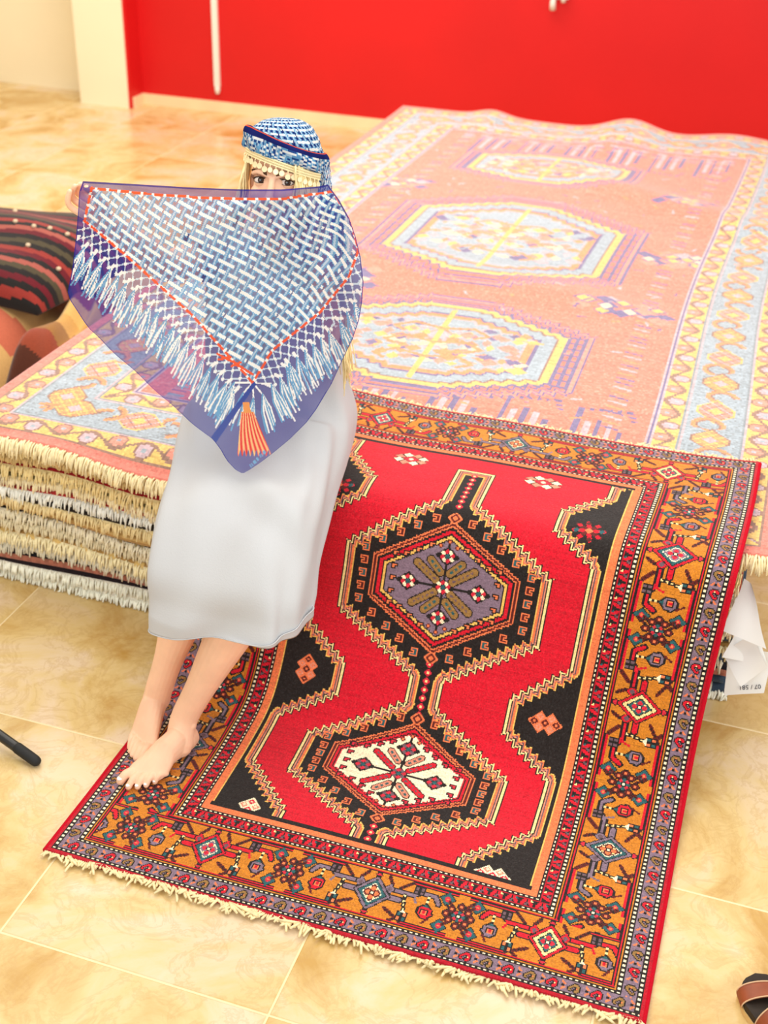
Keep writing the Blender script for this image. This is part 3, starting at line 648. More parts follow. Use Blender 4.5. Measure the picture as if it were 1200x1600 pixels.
# ---------------------------------------------------------------- kilims heaped on the floor beside the pile
def kilim(name, x0, x1, y0, y1, z0, hgt, stripes, lab, seed, fold=.02, skew=0.0, dots=0):
    n, m = 120, 120; u = np.linspace(-1, 1, m); v = np.linspace(-1, 1, n); Ug, Vg = np.meshgrid(u, v)
    prof = (1-np.abs(Vg)**2.6)**.5*(1-np.abs(Ug)**5)**.5
    rr = np.random.default_rng(seed); ph = rr.uniform(0, 6, 6)
    bump_ = fold*(np.sin(Vg*7+ph[0]+Ug*1.3)+.7*np.sin(Ug*5+ph[1]+Vg*2)+.5*np.sin(Ug*9+Vg*6+ph[2]))*prof
    Xg = (x0+x1)/2+(x1-x0)/2*Ug+skew*Vg; Yg = (y0+y1)/2+(y1-y0)/2*Vg+.04*np.sin(Ug*3+ph[3]); Zg = z0+.004+np.maximum(hgt*prof+bump_, 0)
    V = np.stack([Xg, Yg, Zg], -1); t = (Vg[:-1, :-1]+.10*np.sin(Ug[:-1, :-1]*2.2+ph[4])+1)/2
    ns = len(stripes); idx = np.clip((t*ns).astype(int), 0, ns-1); cols = np.array([lin(s) for s in stripes])[idx]
    Q = grid_quads(n, m); base = V.reshape(-1, 3)
    ring = [j for j in range(m)]+[i*m+m-1 for i in range(1, n)]+[(n-1)*m+j for j in range(m-2, -1, -1)]+[i*m for i in range(n-2, 0, -1)]
    low = base[ring].copy(); low[:, 2] = z0; o = len(base); kk = np.arange(len(ring)); k2 = (kk+1) % len(ring); ri = np.array(ring)
    Q2 = np.stack([ri[k2], ri[kk], o+kk, o+k2], -1)
    me = np_mesh(name, np.concatenate([base, low]), np.concatenate([Q, Q2]), np.concatenate([cols.reshape(-1, 3), np.repeat(np.array(lin((50, 26, 20)))[None], len(Q2), 0)]))
    root = empty(name, ((x0+x1)/2, (y0+y1)/2, z0)); tag(root, lab, 'kilim'); under(link('cloth', me, M_WOOL), root)
    for _ in range(dots):
        uu_, vv_ = rr.uniform(.2, .93), rr.uniform(-.75, .6); a = int((vv_+1)/2*(n-1)); b = int((uu_+1)/2*(m-1)); d = MB(); d.ell(V[a, b]+np.array([0, 0, .004]), (.010, .010, .008), 8, 6)
        under(d.build('tuft', M_TUFT), root)
    return root
blk, mar, red_, oli, sal = (26, 20, 19), (96, 12, 26), (140, 44, 36), (70, 60, 40), (156, 78, 66)
kilim('folded_kilim', -3.7, -2.36, 3.56, 4.32, .40, .17, [blk, red_, blk, mar, blk, oli, sal, blk, mar, red_, blk, oli, blk, mar, sal, blk, red_, blk, oli, mar, blk, sal, red_, blk, mar, blk, oli, blk, sal, blk, blk], 'black and maroon striped kilim folded on top of the heap beside the pile', 11, .012, .05, 9)
kilim('folded_kilim', -3.7, -2.36, 3.10, 4.34, 0, .40, [(150, 100, 50), (196, 150, 90), (204, 160, 100), (190, 100, 74), (206, 164, 106), (212, 172, 112), (224, 186, 126), (226, 190, 134), (200, 150, 94), (210, 166, 110), (160, 110, 60)], 'tan kilim with a thin coral stripe folded under the striped one', 12, .024, .10)
kilim('folded_kilim', -2.42, -2.15, 3.10, 4.1, 0, .40, [(40, 26, 20), (80, 40, 26), (140, 62, 40), (150, 104, 50), (196, 150, 80), (206, 166, 96), (140, 60, 40), (180, 130, 70), (60, 34, 24), (196, 150, 88)], 'brown and rust kilim wedged between the heap and the pile', 13, .03, -.05)
kilim('folded_kilim', -3.2, -2.20, 2.62, 3.10, 0, .20, [(30, 20, 16), (176, 136, 76), (70, 40, 26), (150, 60, 40), (40, 26, 20), (190, 146, 84), (60, 34, 24)], 'dark brown and tan kilim lying low in front of the heap', 14, .03, 0)

# ---------------------------------------------------------------- paper tags hanging at the right end of the pile
M_PAPER = mat('white_paper', lin((240, 240, 238)), .7, .3, var=(6, .03))
M_INK = mat('dark_ink', lin((40, 48, 70)), .7)
def sheet(name, corners, bend, lab, n=10):
    a, b, c, d = [np.array(q, float) for q in corners]; P = np.zeros((n, n, 3))
    nr = np.cross(b-a, d-a); nr /= np.linalg.norm(nr)
    for i in range(n):
        for j in range(n):
            u, v = i/(n-1), j/(n-1); P[i, j] = (a*(1-u)+b*u)*(1-v)+(d*(1-u)+c*u)*v+nr*bend*(math.sin(math.pi*u)*(1-.3*v)+.4*math.sin(2*math.pi*v))
    V = np.concatenate([P.reshape(-1, 3), P.reshape(-1, 3)+nr*.0006]); Q = np.concatenate([grid_quads(n, n)[:, ::-1], grid_quads(n, n, n*n)])
    return tag(link(name, np_mesh(name, V, Q), M_PAPER), lab, 'paper')
PY = 2.60
sheet('paper_tag', [(.070, PY+.06, .45), (.088, PY+.03, .455), (.150, PY-.02, .318), (.045, PY-.015, .340)], .006, 'upper white paper tag hanging from the right end of the pile')
sheet('paper_tag', [(.085, PY+.04, .335), (.125, PY+.03, .325), (.163, PY-.0, .258), (.055, PY-.02, .268)], .008, 'creased white paper tag hanging between two others at the right end of the pile')
sheet('paper_tag', [(.054, PY-.005, .268), (.112, PY+.005, .335), (.162, PY-.012, .26), (.112, PY-.03, .200)], .006, 'folded white paper tag turned cornerwise over the lettered one')
TAG_C = [(.068, PY+.03, .27), (.172, PY+.05, .262), (.170, PY+.02, .160), (.078, PY+.0, .142)]
tg = sheet('paper_tag', TAG_C, .002, 'lowest white paper tag with dark upside-down numbers at the right end of the pile')
tc = bpy.data.curves.new('number_text', 'FONT'); tc.body = '07 / 581'; tc.size = .016; tc.extrude = .0003; tc.align_x = 'CENTER'
to = bpy.data.objects.new('number_text', tc); COL.objects.link(to)
dg = bpy.context.evaluated_depsgraph_get(); tme2 = bpy.data.meshes.new_from_object(to.evaluated_get(dg)); bpy.data.objects.remove(to)
txt = link('number_text', tme2, M_INK, tg, False)
tA, tB, tC, tD = [Vector(q) for q in TAG_C]
tX = (tD-tC).normalized(); tY = ((tD+tC)/2-(tA+tB)/2); tY = (tY-tX*tY.dot(tX)).normalized(); tZ = tX.cross(tY)
tO = tC.lerp(tD, .40).lerp(tB.lerp(tA, .40), .22)+tZ*.0045
txt.matrix_world = Matrix(((tX.x, tY.x, tZ.x, tO.x), (tX.y, tY.y, tZ.y, tO.y), (tX.z, tY.z, tZ.z, tO.z), (0, 0, 0, 1)))
txt.matrix_parent_inverse = Matrix.Identity(4)

# ---------------------------------------------------------------- sandal in the lower right corner
M_LEATH = mat('brown_leather', lin((140, 68, 36)), .5, .4, var=(40, .15), bump=(200, .2, .001)); M_DARKL = mat('dark_footbed', lin((46, 36, 28)), .6, .3, var=(60, .2)); M_SOLE = mat('tan_sole', lin((214, 176, 112)), .7); M_STITCH = mat('pale_stitching', lin((220, 180, 140)), .8)
sd = empty('sandal', (.30, 1.72, 0)); tag(sd, 'brown leather sandal with dark footbed at the floor edge right of the rug', 'sandal')
ax = np.array([.52, -.854, 0]); sdv = np.array([.854, .52, 0]); O0 = np.array([.222, 1.868, 0])
def outl(s, off=0): # half widths along the sandal from toe (0) to heel (1)
    L_ = np.interp(s, [0, .03, .1, .25, .4, .6, .8, .93, 1], [.0, .026, .044, .052, .047, .036, .037, .03, 0.0]); return np.maximum(L_-off, 0)
def slab(z0, z1, off, matl, nm):
    m = MB(); s = np.linspace(0, 1, 40); w_s = outl(s, off); l = .27-2*off
    Lp = [O0+ax*(off+l*a)+sdv*(w+.004) for a, w in zip(s, w_s)]; Rp = [O0+ax*(off+l*a)-sdv*w for a, w in zip(s[::-1], w_s[::-1])]
    ring = np.array(Lp+Rp[1:-1]); a = ring.copy(); a[:, 2] = z0; b = ring.copy(); b[:, 2] = z1; m.loft([a, b]); return under(m.build(nm, matl, sm=False), sd)
slab(0, .014, 0, M_SOLE, 'sole'); slab(.014, .030, .002, M_DARKL, 'footbed')
def strap(s0, s1, hgt, nm, sk=0.0):
    m = MB(); rows = []
    for s in np.linspace(s0, s1, 8):
        r = []
        for t in np.linspace(0, math.pi, 20):
            ss = s+sk*math.cos(t); wv = float(outl(ss))+.003
            r.append(O0+ax*.27*ss+sdv*wv*math.cos(t)+np.array([0, 0, .016+hgt*math.sin(t)**.8]))
        rows.append(r)
    R_ = np.array(rows); n, k = R_.shape[:2]; inn = R_*1; inn[..., 2] -= .003
    m.add(np.concatenate([R_.reshape(-1, 3), inn.reshape(-1, 3)]), grid_quads(n, k).tolist()+grid_quads(n, k, n*k)[:, ::-1].tolist()+[(j, j+1, n*k+j+1, n*k+j) for j in range(k-1)]+[((n-1)*k+j+1, (n-1)*k+j, n*k+(n-1)*k+j, n*k+(n-1)*k+j+1) for j in range(k-1)])
    o = under(m.build(nm, M_LEATH), sd)
    for q in (0, -1):
        st = MB(); st.tube(R_[q]+np.array([0, 0, .001]), .0014, 5); so = st.build('stitching', M_STITCH); so.parent = o
    return o
strap(.13, .26, .030, 'toe_strap', .03); strap(.36, .46, .045, 'instep_strap', -.04); strap(.78, .86, .05, 'heel_strap', .0)

# ---------------------------------------------------------------- black stand whose foot enters at the left
M_BLACK = mat('black_metal', lin((34, 33, 32)), .35, .5); M_RUB = mat('black_rubber', lin((22, 22, 22)), .7)
sdn = empty('light_stand', (-2.05, 2.08, 0)); tag(sdn, 'black metal stand with one rounded foot reaching in on the left floor', 'stand')
hub = np.array([-2.05, 2.06, .16]); tip = np.array([-1.462, 1.932, .013])
for q, tp in enumerate((tip, np.array([-2.35, 1.66, .013]), np.array([-2.32, 2.48, .013]))):
    d = (hub-tp)/np.linalg.norm(hub-tp); m = MB(); m.limb([tp+d*.05, tp+d*.2, hub], [.0125, .0125, .0125], 12, 3); lg = under(m.build('leg', M_BLACK), sdn)
    m = MB(); m.limb([tp+d*.002, tp+d*.03, tp+d*.06], [.0135, .0138, .0138], 14, 3); cp = m.build('rubber_foot', M_RUB); cp.parent = lg; cp.matrix_parent_inverse = Matrix.Identity(4)
m = MB(); m.tube([hub-np.array([0, 0, .03]), hub+np.array([0, 0, .05])], .022, 14); under(m.build('collar', M_BLACK), sdn)
m = MB(); m.tube([hub, hub+np.array([0, 0, .9])], .0125, 12); under(m.build('pole', M_BLACK), sdn)
# ---------------------------------------------------------------- the seated woman
M_SKIN = mat('skin', lin((250, 202, 168)), .5, .35, var=(25, .05), sss=.12)
M_DRESS = mat('white_cotton', lin((194, 195, 198)), .8, .15, bump=(260, .25, .002), var=(4, .02))
M_HAIR = mat('blond_hair', lin((255, 234, 176)), .5, .3, var=(50, .15))
M_BROW = mat('brown_brow', lin((96, 66, 46)), .8, .1); M_LASH = mat('dark_lash', lin((40, 26, 20)), .7, .1)
M_NAIL = mat('white_nail', lin((250, 244, 240)), .25, .5)
M_COIN = mat('pale_gold', lin((253, 238, 190)), .35, .5, metal=.2); M_CHAIN = mat('gold_chain', lin((250, 232, 180)), .5, .4, metal=.1, bump=(400, .5, .002))
M_EYE = mat('eye', attr=True, rough=.15, spec=.6)
person = empty('person', (-1.12, 2.40, 0)); tag(person, 'barefoot person in a white dress seated on the rug pile behind a raised blue scarf', 'person')
def P(o, n=None): return under(o, person)
# head frame
psi, phi = math.radians(5), math.radians(13)
hf = np.array([math.sin(psi)*math.cos(phi), -math.cos(psi)*math.cos(phi), math.sin(phi)]); hx = np.array([math.cos(psi), math.sin(psi), 0]); hz = np.cross(hx, -hf)
HB = np.stack([hx, -hf, hz], 1); OH = at(425, 284, 2.83)+(-hf)*.083
HW = lambda p: OH+np.asarray(p, float)@HB.T
body = MB()
# --- head
hd = MB()
hd.ell((0, .014, .032), (.074, .092, .092)); hd.ell((0, -.028, -.030), (.061, .055, .085)); hd.ell((0, -.046, -.090), (.036, .034, .026))
for sx in (1, -1):
    hd.ell((sx*.036, -.052, -.032), (.024, .024, .026)); hd.ell((sx*.0095, -.100, -.041), (.0075, .009, .0065)); hd.limb([(sx*.010, -.083, .013), (sx*.032, -.079, .019), (sx*.052, -.062, .014)], [.006, .0065, .005], 10, 4)
    hd.ell((sx*.074, .012, -.010), (.008, .018, .030))
hd.limb([(0, -.080, .010), (0, -.092, -.018), (0, -.104, -.038)], [.0075, .0085, .0105], 12, 4)
hd.limb([(-.022, -.078, -.066), (0, -.087, -.064), (.022, -.078, -.066)], [.003, .0055, .003], 8, 4); hd.limb([(-.018, -.077, -.073), (0, -.086, -.0745), (.018, -.077, -.073)], [.003, .006, .003], 8, 4)
V, Fh = remesh(hd, .0028, 3); body.add(HW(V), Fh)
nb = HW((0, .035, -.17))
# --- torso, arms and thighs
shR, shL = np.array([-1.27, 2.70, 1.075]), np.array([-.985, 2.71, 1.06]); pel = np.array([-1.115, 2.68, .63])
hipR, hipL = pel+np.array([-.085, -.02, -.01]), pel+np.array([.085, -.02, -.01])
kneeR, kneeL = np.array([-1.14, 2.20, .47]), np.array([-1.0, 2.18, .46])
handR = at(148, 335, 2.80); wrR = at(176, 352, 2.83); elR = at(262, 418, 2.98)
wrL = at(500, 425, 2.92); elL = at(515, 540, 3.05); handL = at(508, 345, 2.90)
ts = MB()
ts.limb([HW((0, .02, -.08)), nb, (nb+np.array([-1.11, 2.71, 1.05]))/2], [.05, .05, .056], 16)
def tor(c, w, d): th = np.arange(28)/28*2*math.pi; return np.stack([c[0]+w*np.cos(th), c[1]+d*np.sin(th), np.full(28, c[2])], -1)
ts.loft([tor(c, w, d) for c, w, d in (((-1.10, 2.70, 1.135), .06, .05), ((-1.11, 2.70, 1.10), .13, .065), ((-1.11, 2.70, 1.04), .165, .085), ((-1.105, 2.69, .95), .145, .10), ((-1.10, 2.69, .82), .125, .085), ((-1.11, 2.69, .70), .145, .10), ((-1.11, 2.69, .60), .150, .10), ((-1.09, 2.68, .545), .13, .09))])
ts.limb([shR, (shR+elR)/2, elR], [.05, .045, .036]); ts.limb([elR, (elR+wrR)/2, wrR], [.037, .036, .025])
ts.limb([shL, (shL+elL)/2, elL], [.05, .045, .036]); ts.limb([elL, (elL+wrL)/2, wrL], [.037, .036, .025])
ts.limb([hipR, (hipR+kneeR)/2+np.array([0, 0, .01]), kneeR], [.074, .070, .055]); ts.limb([hipL, (hipL+kneeL)/2+np.array([0, 0, .01]), kneeL], [.074, .070, .055])
V, Ft = remesh(ts, .008, 4); body.add(V, Ft)
# --- hands
def hand(wr, palm_dir, side, nrm, finger_specs, thumb):
    h = MB(); palm_dir = palm_dir/np.linalg.norm(palm_dir); k0 = wr+palm_dir*.085
    for q in np.linspace(-.028, .028, 4): h.limb([wr+side*q*.55, wr+palm_dir*.045+side*q*.9, k0+side*q], [.017, .0165, .0115], 12, 4)
    for pts, r in finger_specs: h.limb(pts, r, 12, 5)
    h.limb(*thumb, 12, 5)
    V, Fq = remesh(h, .0019, 2); body.add(V, Fq)
# right hand grips the corner of the scarf: four curled fingers and the thumb in front
def fing(px): return [at(*q) for q in px]
hd_fs = [([*fing([(143, 303, 2.815), (134, 297, 2.812), (131, 292, 2.795), (136, 291, 2.772)])], [.0085, .0082, .0076, .0062]),
         ([*fing([(142, 314, 2.805), (124, 303, 2.802), (120, 295, 2.785), (126, 288, 2.766)])], [.0088, .0082, .0077, .0062]),
         ([*fing([(143, 328, 2.795), (118, 314, 2.790), (112, 303, 2.775), (117, 291, 2.760)])], [.0086, .0080, .0075, .0060]),
         ([*fing([(145, 343, 2.785), (116, 328, 2.778), (106, 315, 2.765), (109, 299, 2.752)])], [.0080, .0074, .0069, .0056])]
h = MB(); kn = [f[0][0] for f in hd_fs]
for k in kn: h.limb([wrR, (wrR*.45+k*.55), k], [.019, .0165, .0105], 12, 4)
for pts, r in hd_fs: h.limb(pts, r, 12, 5)
h.limb([wrR+(kn[0]-wrR)*.25, at(158, 318, 2.775), at(147, 302, 2.762), at(136, 294, 2.756)], [.014, .0125, .0105, .0085], 12, 5)
V, Fq = remesh(h, .0019, 2); body.add(V, Fq)
# left hand bunches the scarf by the cheek
h = MB(); kl = [at(500+5*q, 352-7*q, 2.895+.012*q) for q in range(4)]
for q, k in enumerate(kl):
    h.limb([wrL, wrL*.45+k*.55, k], [.019, .0165, .0105], 12, 4); t1 = k+np.array([-.012, -.02, .028]); t2 = t1+np.array([-.006, .012, .02]); t3 = t2+np.array([.004, .018, .004]); h.limb([k, t1, t2, t3], [.0098, .009, .008, .0066], 12, 5)
h.limb([wrL+(kl[0]-wrL)*.3, at(488, 380, 2.885), at(488, 362, 2.87), at(496, 350, 2.865)], [.014, .0125, .0105, .0085], 12, 5)
V, Fq = remesh(h, .0019, 2); body.add(V, Fq)
# --- lower legs and feet
lg = MB()
def foot(heel, toes, ankle, knee, ball_z=.017, toe_r=(.0118, .0086, .0080, .0075, .0070)):
    toes = [np.array(t, float) for t in toes]; tm = sum(toes)/5; f = tm-heel; f[2] = 0; ln = np.linalg.norm(f); f /= ln; s = np.array([-f[1], f[0], 0.]);
    if (toes[0]-toes[4])@s < 0: s = -s
    lift = heel[2]
    ringsf = []
    for d, w, zc, hh, o in ((-.028, .010, .030, .014, 0), (-.022, .019, .032, .026, 0), (0, .027, .038, .037, 0), (.04, .030, .044, .043, .001), (.075, .033, .040, .038, .002), (.100, .038, .030, .029, .003), (.122, .042, .023, .0225, .004), (.138, .042, .018, .0175, .004), (.150, .037, .014, .0125, .003)):
        k = max(0.0, 1-max(d, 0)/.150); zl = lift*k**1.1; th = np.arange(20)/20*2*math.pi; c = heel*np.array([1, 1, 0])+f*d*(1-.30*min(1, lift/.1))+s*o
        ringsf.append([c+s*w*math.cos(t)+f*.022*math.cos(t)*float(smooth(.07, .13, d))+np.array([0, 0, zl+zc+hh*math.sin(t)*(1.0 if math.sin(t) > 0 else .98)]) for t in th])
    lg.loft(ringsf)
    for q, (t, r) in enumerate(zip(toes, toe_r)):
        b = heel*np.array([1, 1, 0])+f*(.128*(1-.30*min(1, lift/.1))+.020*(1-q/2))+s*(.030-.0155*q)+np.array([0, 0, .017])
        m_ = (b*.45+t*.55)+np.array([0, 0, .009]); lg.limb([b, m_, t+np.array([0, 0, r-t[2]+.001])-f*.004], [r*1.15, r*.98, r*.92], 12, 5)
    c_out = ankle+s*0; lg.ell(ankle+s*.025+np.array([0, 0, .0]), (.011, .013, .015)); lg.ell(ankle-s*.025+np.array([0, 0, -.008]), (.011, .013, .015))
    u = knee-ankle; back = -f
    pts = [heel*np.array([1, 1, 0])+f*.028+np.array([0, 0, lift*.85+.035]), ankle, ankle+u*.22+back*.003, ankle+u*.45+back*.008, ankle+u*.68+back*.014, ankle+u*.86+back*.006, knee]
    lg.limb(pts, [.034, .0335, .036, .046, .056, .053, .054], 22, 6)
    return f, s
toesL = [(-1.234, 1.927, .012), (-1.209, 1.918, .01), (-1.190, 1.926, .01), (-1.174, 1.938, .01), (-1.160, 1.955, .01)]
fL, sL = foot(np.array([-1.141, 2.098, 0.]), toesL, np.array([-1.150, 2.106, .088]), kneeL)
toesR = [(-1.222, 2.012, .01), (-1.238, 2.012, .01), (-1.252, 2.020, .01), (-1.263, 2.030, .01), (-1.272, 2.042, .01)]
fR, sR = foot(np.array([-1.256, 2.190, .045]), toesR, np.array([-1.243, 2.165, .118]), kneeR)
V, Fq = remesh(lg, .0019, 2); body.add(V+np.array([0, 0, .0125]), Fq)
P(body.build('body', M_SKIN))
for q, t in enumerate(toesL):
    r = (.0118, .0086, .0080, .0075, .0070)[q]; n = MB(); n.ell(np.array(t)+np.array([0, 0, .0125+2*r-t[2]-.0012])-fL*.002, (r*.62, r*.70, .0026), 12, 8); P(n.build('toenail', M_NAIL))
# --- eyes, lids, brows
eyes_c = [np.array([sx*.0315, -.0625, 0.0]) for sx in (-1, 1)]; RE = .0158
for ec in eyes_c:
    wc = HW(ec); gz = CAM-wc; gz /= np.linalg.norm(gz); gl = gz@HB; gl = gl*np.array([.75, 1, .75]); gl /= np.linalg.norm(gl)
    n, m = 40, 48; th = np.linspace(0, math.pi, n); ph = np.arange(m)/m*2*math.pi
    ax1 = np.cross(gl, [0, 0, 1.]); ax1 /= np.linalg.norm(ax1); ax2 = np.cross(ax1, gl)
    D = np.outer(np.cos(th), np.ones(m))[..., None]*gl+(np.outer(np.sin(th), np.cos(ph))[..., None]*ax1+np.outer(np.sin(th), np.sin(ph))[..., None]*ax2)
    V = HW((D*RE+ec).reshape(-1, 3)); Q = grid_quads(n, m, 0, True); deg = np.degrees((th[:-1]+th[1:])/2).repeat(m)
    cc = np.where((deg < 11)[:, None], lin((12, 8, 6)), np.where((deg < 25)[:, None], lin((66, 40, 24)), np.where((deg < 28)[:, None], lin((60, 44, 36)), lin((238, 226, 218)))))
    P(link('eyeball', np_mesh('eyeball', V, Q, cc), M_EYE))
    for up in (1, -1):                        # lids: shells around an almond opening
        az = np.radians(np.linspace(-74, 74, 40)); e0 = np.radians(27 if up > 0 else -19)*np.cos(az/np.radians(74)*math.pi/2)**.8; rows = []
        for k in np.linspace(0, 1, 10):
            el = e0+(np.radians(80*up)-e0)*k; rr_ = RE*(1.07-.10*max(0, k-.45)); rows.append(np.stack([rr_*np.cos(el)*np.sin(az), -rr_*np.cos(el)*np.cos(az), rr_*np.sin(el)], -1))
        rows = np.array(rows); l = MB(); inner = rows*.985
        V = np.concatenate([rows.reshape(-1, 3), inner[0]])+ec; F_ = grid_quads(10, 40).tolist()+[(j+1, j, 400+j, 401+j) for j in range(39)]
        l.add(HW(V), F_); P(l.build('eyelid', M_SKIN))
        lsh = MB(); e_pts = rows[0]*1.015+ec
        lsh.tube(HW(e_pts[1:-1]), (.0011 if up > 0 else .0005), 6)
        if up > 0:
            for j in range(3, 37, 2): b = e_pts[j]; dd = (b-ec)/RE; lsh.tube(HW([b, b+dd*.004+np.array([0, 0, .001]), b+dd*.006+np.array([0, 0, .0045])]), [.0005, .0004, .0002], 4)
        P(lsh.build('eyelashes', M_LASH))
for sx in (-1, 1):
    b = MB()
    for q in range(46):
        t = q/45; x = .011+.044*t; z = .0165+.0040*math.sin(t*2.4)-.002*t*t; y = -.0905+.018*t+.022*t*t
        for w in (-1.5, -.75, 0, .75, 1.5): b.tube(HW([(sx*x, y, z+w*.0019*(1-.7*t)), (sx*(x+.005), y+.0015, z+.0022+w*.0012)]), [.0012, .0006], 4)
    P(b.build('eyebrow', M_BROW))
# --- hair
hr = MB()
def strand(p0, p1, wav, r): 
    k = 9; ph = rnd.uniform(0, 6); pts = []
    for q in range(k):
        t = q/(k-1); p = p0*(1-t)+p1*t+np.array([math.sin(ph+t*9)*wav, math.cos(ph+t*7)*wav*.6, 0])*t; pts.append(p)
    hr.tube(pts, [r]*(k-2)+[r*.8, r*.4], 5)
for q in range(70):
    a = rnd.uniform(0, 1); strand(HW((-.072-.012*a, -.045+.06*a+rnd.gauss(0, .004), .055)), HW((-.090-.014*a+rnd.gauss(0, .006), -.055+.06*a+rnd.gauss(0, .012), -.07-.05*rnd.random())), .005, .0024)
for q in range(90):
    a = rnd.uniform(0, 1); strand(HW((.052+.034*a, -.078+.085*a+rnd.gauss(0, .004), .040)), HW((.060+.034*a+rnd.gauss(0, .006), -.074+.080*a+rnd.gauss(0, .010), -.07-.05*rnd.random())), .005, .0024)
for q in range(34):
    strand(at(520+rnd.gauss(0, 6), 340+rnd.gauss(0, 10), 3.0), at(544+rnd.gauss(0, 4), 590+rnd.gauss(0, 12), 3.03+rnd.gauss(0, .01)), .007, .0024)
P(hr.build('hair', M_HAIR))

# --- dress
RINGS = [((-1.10, 2.71, 1.135), .064, (0, -.058, 0)), ((-1.115, 2.70, 1.10), .14, (0, -.075, 0)), ((-1.12, 2.70, 1.055), .188, (0, -.095, 0)), ((-1.13, 2.69, .97), .188, (0, -.135, .0)),
 ((-1.14, 2.69, .86), .182, (0, -.13, .0)), ((-1.14, 2.69, .77), .186, (0, -.135, .02)), ((-1.135, 2.67, .69), .205, (0, -.14, .05)), ((-1.13, 2.60, .640), .213, (0, -.085, .105)),
 ((-1.115, 2.49, .604), .208, (0, -.03, .108)), ((-1.09, 2.38, .580), .202, (0, -.03, .102)), ((-1.07, 2.27, .540), .197, (0, -.06, .090)), ((-1.055, 2.195, .475), .195, (0, -.10, .05)),
 ((-1.048, 2.165, .435), .190, (0, -.10, .01)), ((-1.045, 2.15, .402), .190, (0, -.10, -.002))]
NR, NT = 150, 200
keys = np.linspace(0, 1, len(RINGS)); kk = np.array([list(c)+[w]+list(f) for c, w, f in RINGS]); kk = spline(kk, 12); ks = np.linspace(0, 1, len(kk)); s_ax = np.linspace(0, 1, NR)
ev = np.stack([np.interp(s_ax, ks, kk[:, j]) for j in range(7)], 1)
th = np.arange(NT)/NT*2*math.pi; rows = []
for i, s in enumerate(s_ax):
    c, w, f = ev[i, :3], ev[i, 3], ev[i, 4:]
    lowf = smooth(.62, 1.0, s); mid = smooth(.35, .55, s)
    sq = 2.0+1.0*mid; ca = np.sign(np.cos(th))*np.abs(np.cos(th))**(2/sq); sa = np.sign(np.sin(th))*np.abs(np.sin(th))**(2/sq)
    fold = 1+lowf*(.045*np.sin(5*th+1.2+2*s)+.03*np.sin(9*th-1.0))+mid*.012*np.sin(7*th+s*14)+.016*np.sin(11*th+s*25)*smooth(.1, .3, s)*(1-lowf)
    rad = np.ones(NT)*fold
    pts = c+np.outer(ca*w*rad, [1, 0, 0])+np.outer(sa*rad, f)
    # cloth sags between the two knees and pulls into creases at the lap
    front = np.clip(sa, 0, 1); pts += np.outer(front*mid*(.006*np.sin(ca*6+s*30)-.010*lowf*np.exp(-(ca*w/.05)**2)), f/np.linalg.norm(f))
    crease = np.exp(-((s-.70-.05*ca)/.022)**2)-.8*np.exp(-((s-.745-.05*ca)/.022)**2); pts += np.outer(front*.014*crease*smooth(-.5, .6, ca), f/np.linalg.norm(f))
    pts[:, 2] = np.where((pts[:, 1] > 2.60) & (s > .3), np.maximum(pts[:, 2], .536), pts[:, 2])
    pts[:, 2] += lowf*smooth(.97, 1, s)*(.034*ca-.004*front)
    rows.append(pts)
rows = np.array(rows); dm = MB(); inner = rows[-14:][::-1]*1.0; cmid = inner.mean(1, keepdims=True); inner = cmid+(inner-cmid)*.985
allr = np.concatenate([rows, inner]); dm.add(allr, grid_quads(len(allr), NT, 0, True)[:, ::-1].tolist())
dress = P(dm.build('dress', M_DRESS))
hemm = MB(); hemm.tube(np.concatenate([rows[-1], rows[-1][:1]]), .0014, 6, cap=False); ho = hemm.build('hem', M_DRESS); ho.parent = dress
for sh, el, nm in ((shR, elR, 'sleeve'), (shL, elL, 'sleeve')):
    m = MB(); d = el-sh; pts = [sh-d*.18, sh+d*.1, sh+d*.35, sh+d*.55]; Pn = spline(pts, 5); m.tube(Pn, np.interp(np.linspace(0, 1, len(Pn)), [0, .3, 1], [.05, .058, .060]), 24, cap=False); m.tube(Pn[::-1], np.interp(np.linspace(0, 1, len(Pn)), [0, .7, 1], [.058, .056, .048]), 24, cap=False)
    so = m.build(nm, M_DRESS); so.parent = dress

# --- headscarf: wrap, twisted band, tail and the raised veil
def sheer(name):
    m = bpy.data.materials.new(name); m.use_nodes = True; nt = m.node_tree; N = nt.nodes.new; Kk = nt.links.new
    for n in list(nt.nodes): nt.nodes.remove(n)
    out = N('ShaderNodeOutputMaterial'); a = N('ShaderNodeAttribute'); a.attribute_name = 'Col'; d = N('ShaderNodeBsdfDiffuse'); t = N('ShaderNodeBsdfTranslucent'); tr = N('ShaderNodeBsdfTransparent'); m1 = N('ShaderNodeMixShader'); m2 = N('ShaderNodeMixShader')
    Kk(a.outputs['Color'], d.inputs[0]); Kk(a.outputs['Color'], t.inputs[0]); m1.inputs[0].default_value = .35; Kk(d.outputs[0], m1.inputs[1]); Kk(t.outputs[0], m1.inputs[2])
    Kk(a.outputs['Alpha'], m2.inputs[0]); Kk(tr.outputs[0], m2.inputs[1]); Kk(m1.outputs[0], m2.inputs[2]); Kk(m2.outputs[0], out.inputs[0])
    return m
M_SHEER = sheer('sheer_printed_chiffon')
NAVY, BLUE, SKY, WHT, VIO, CORD = [np.array(lin(c)) for c in ((34, 52, 120), (52, 96, 160), (120, 180, 222), (246, 248, 246), (62, 64, 156), (240, 96, 60))]
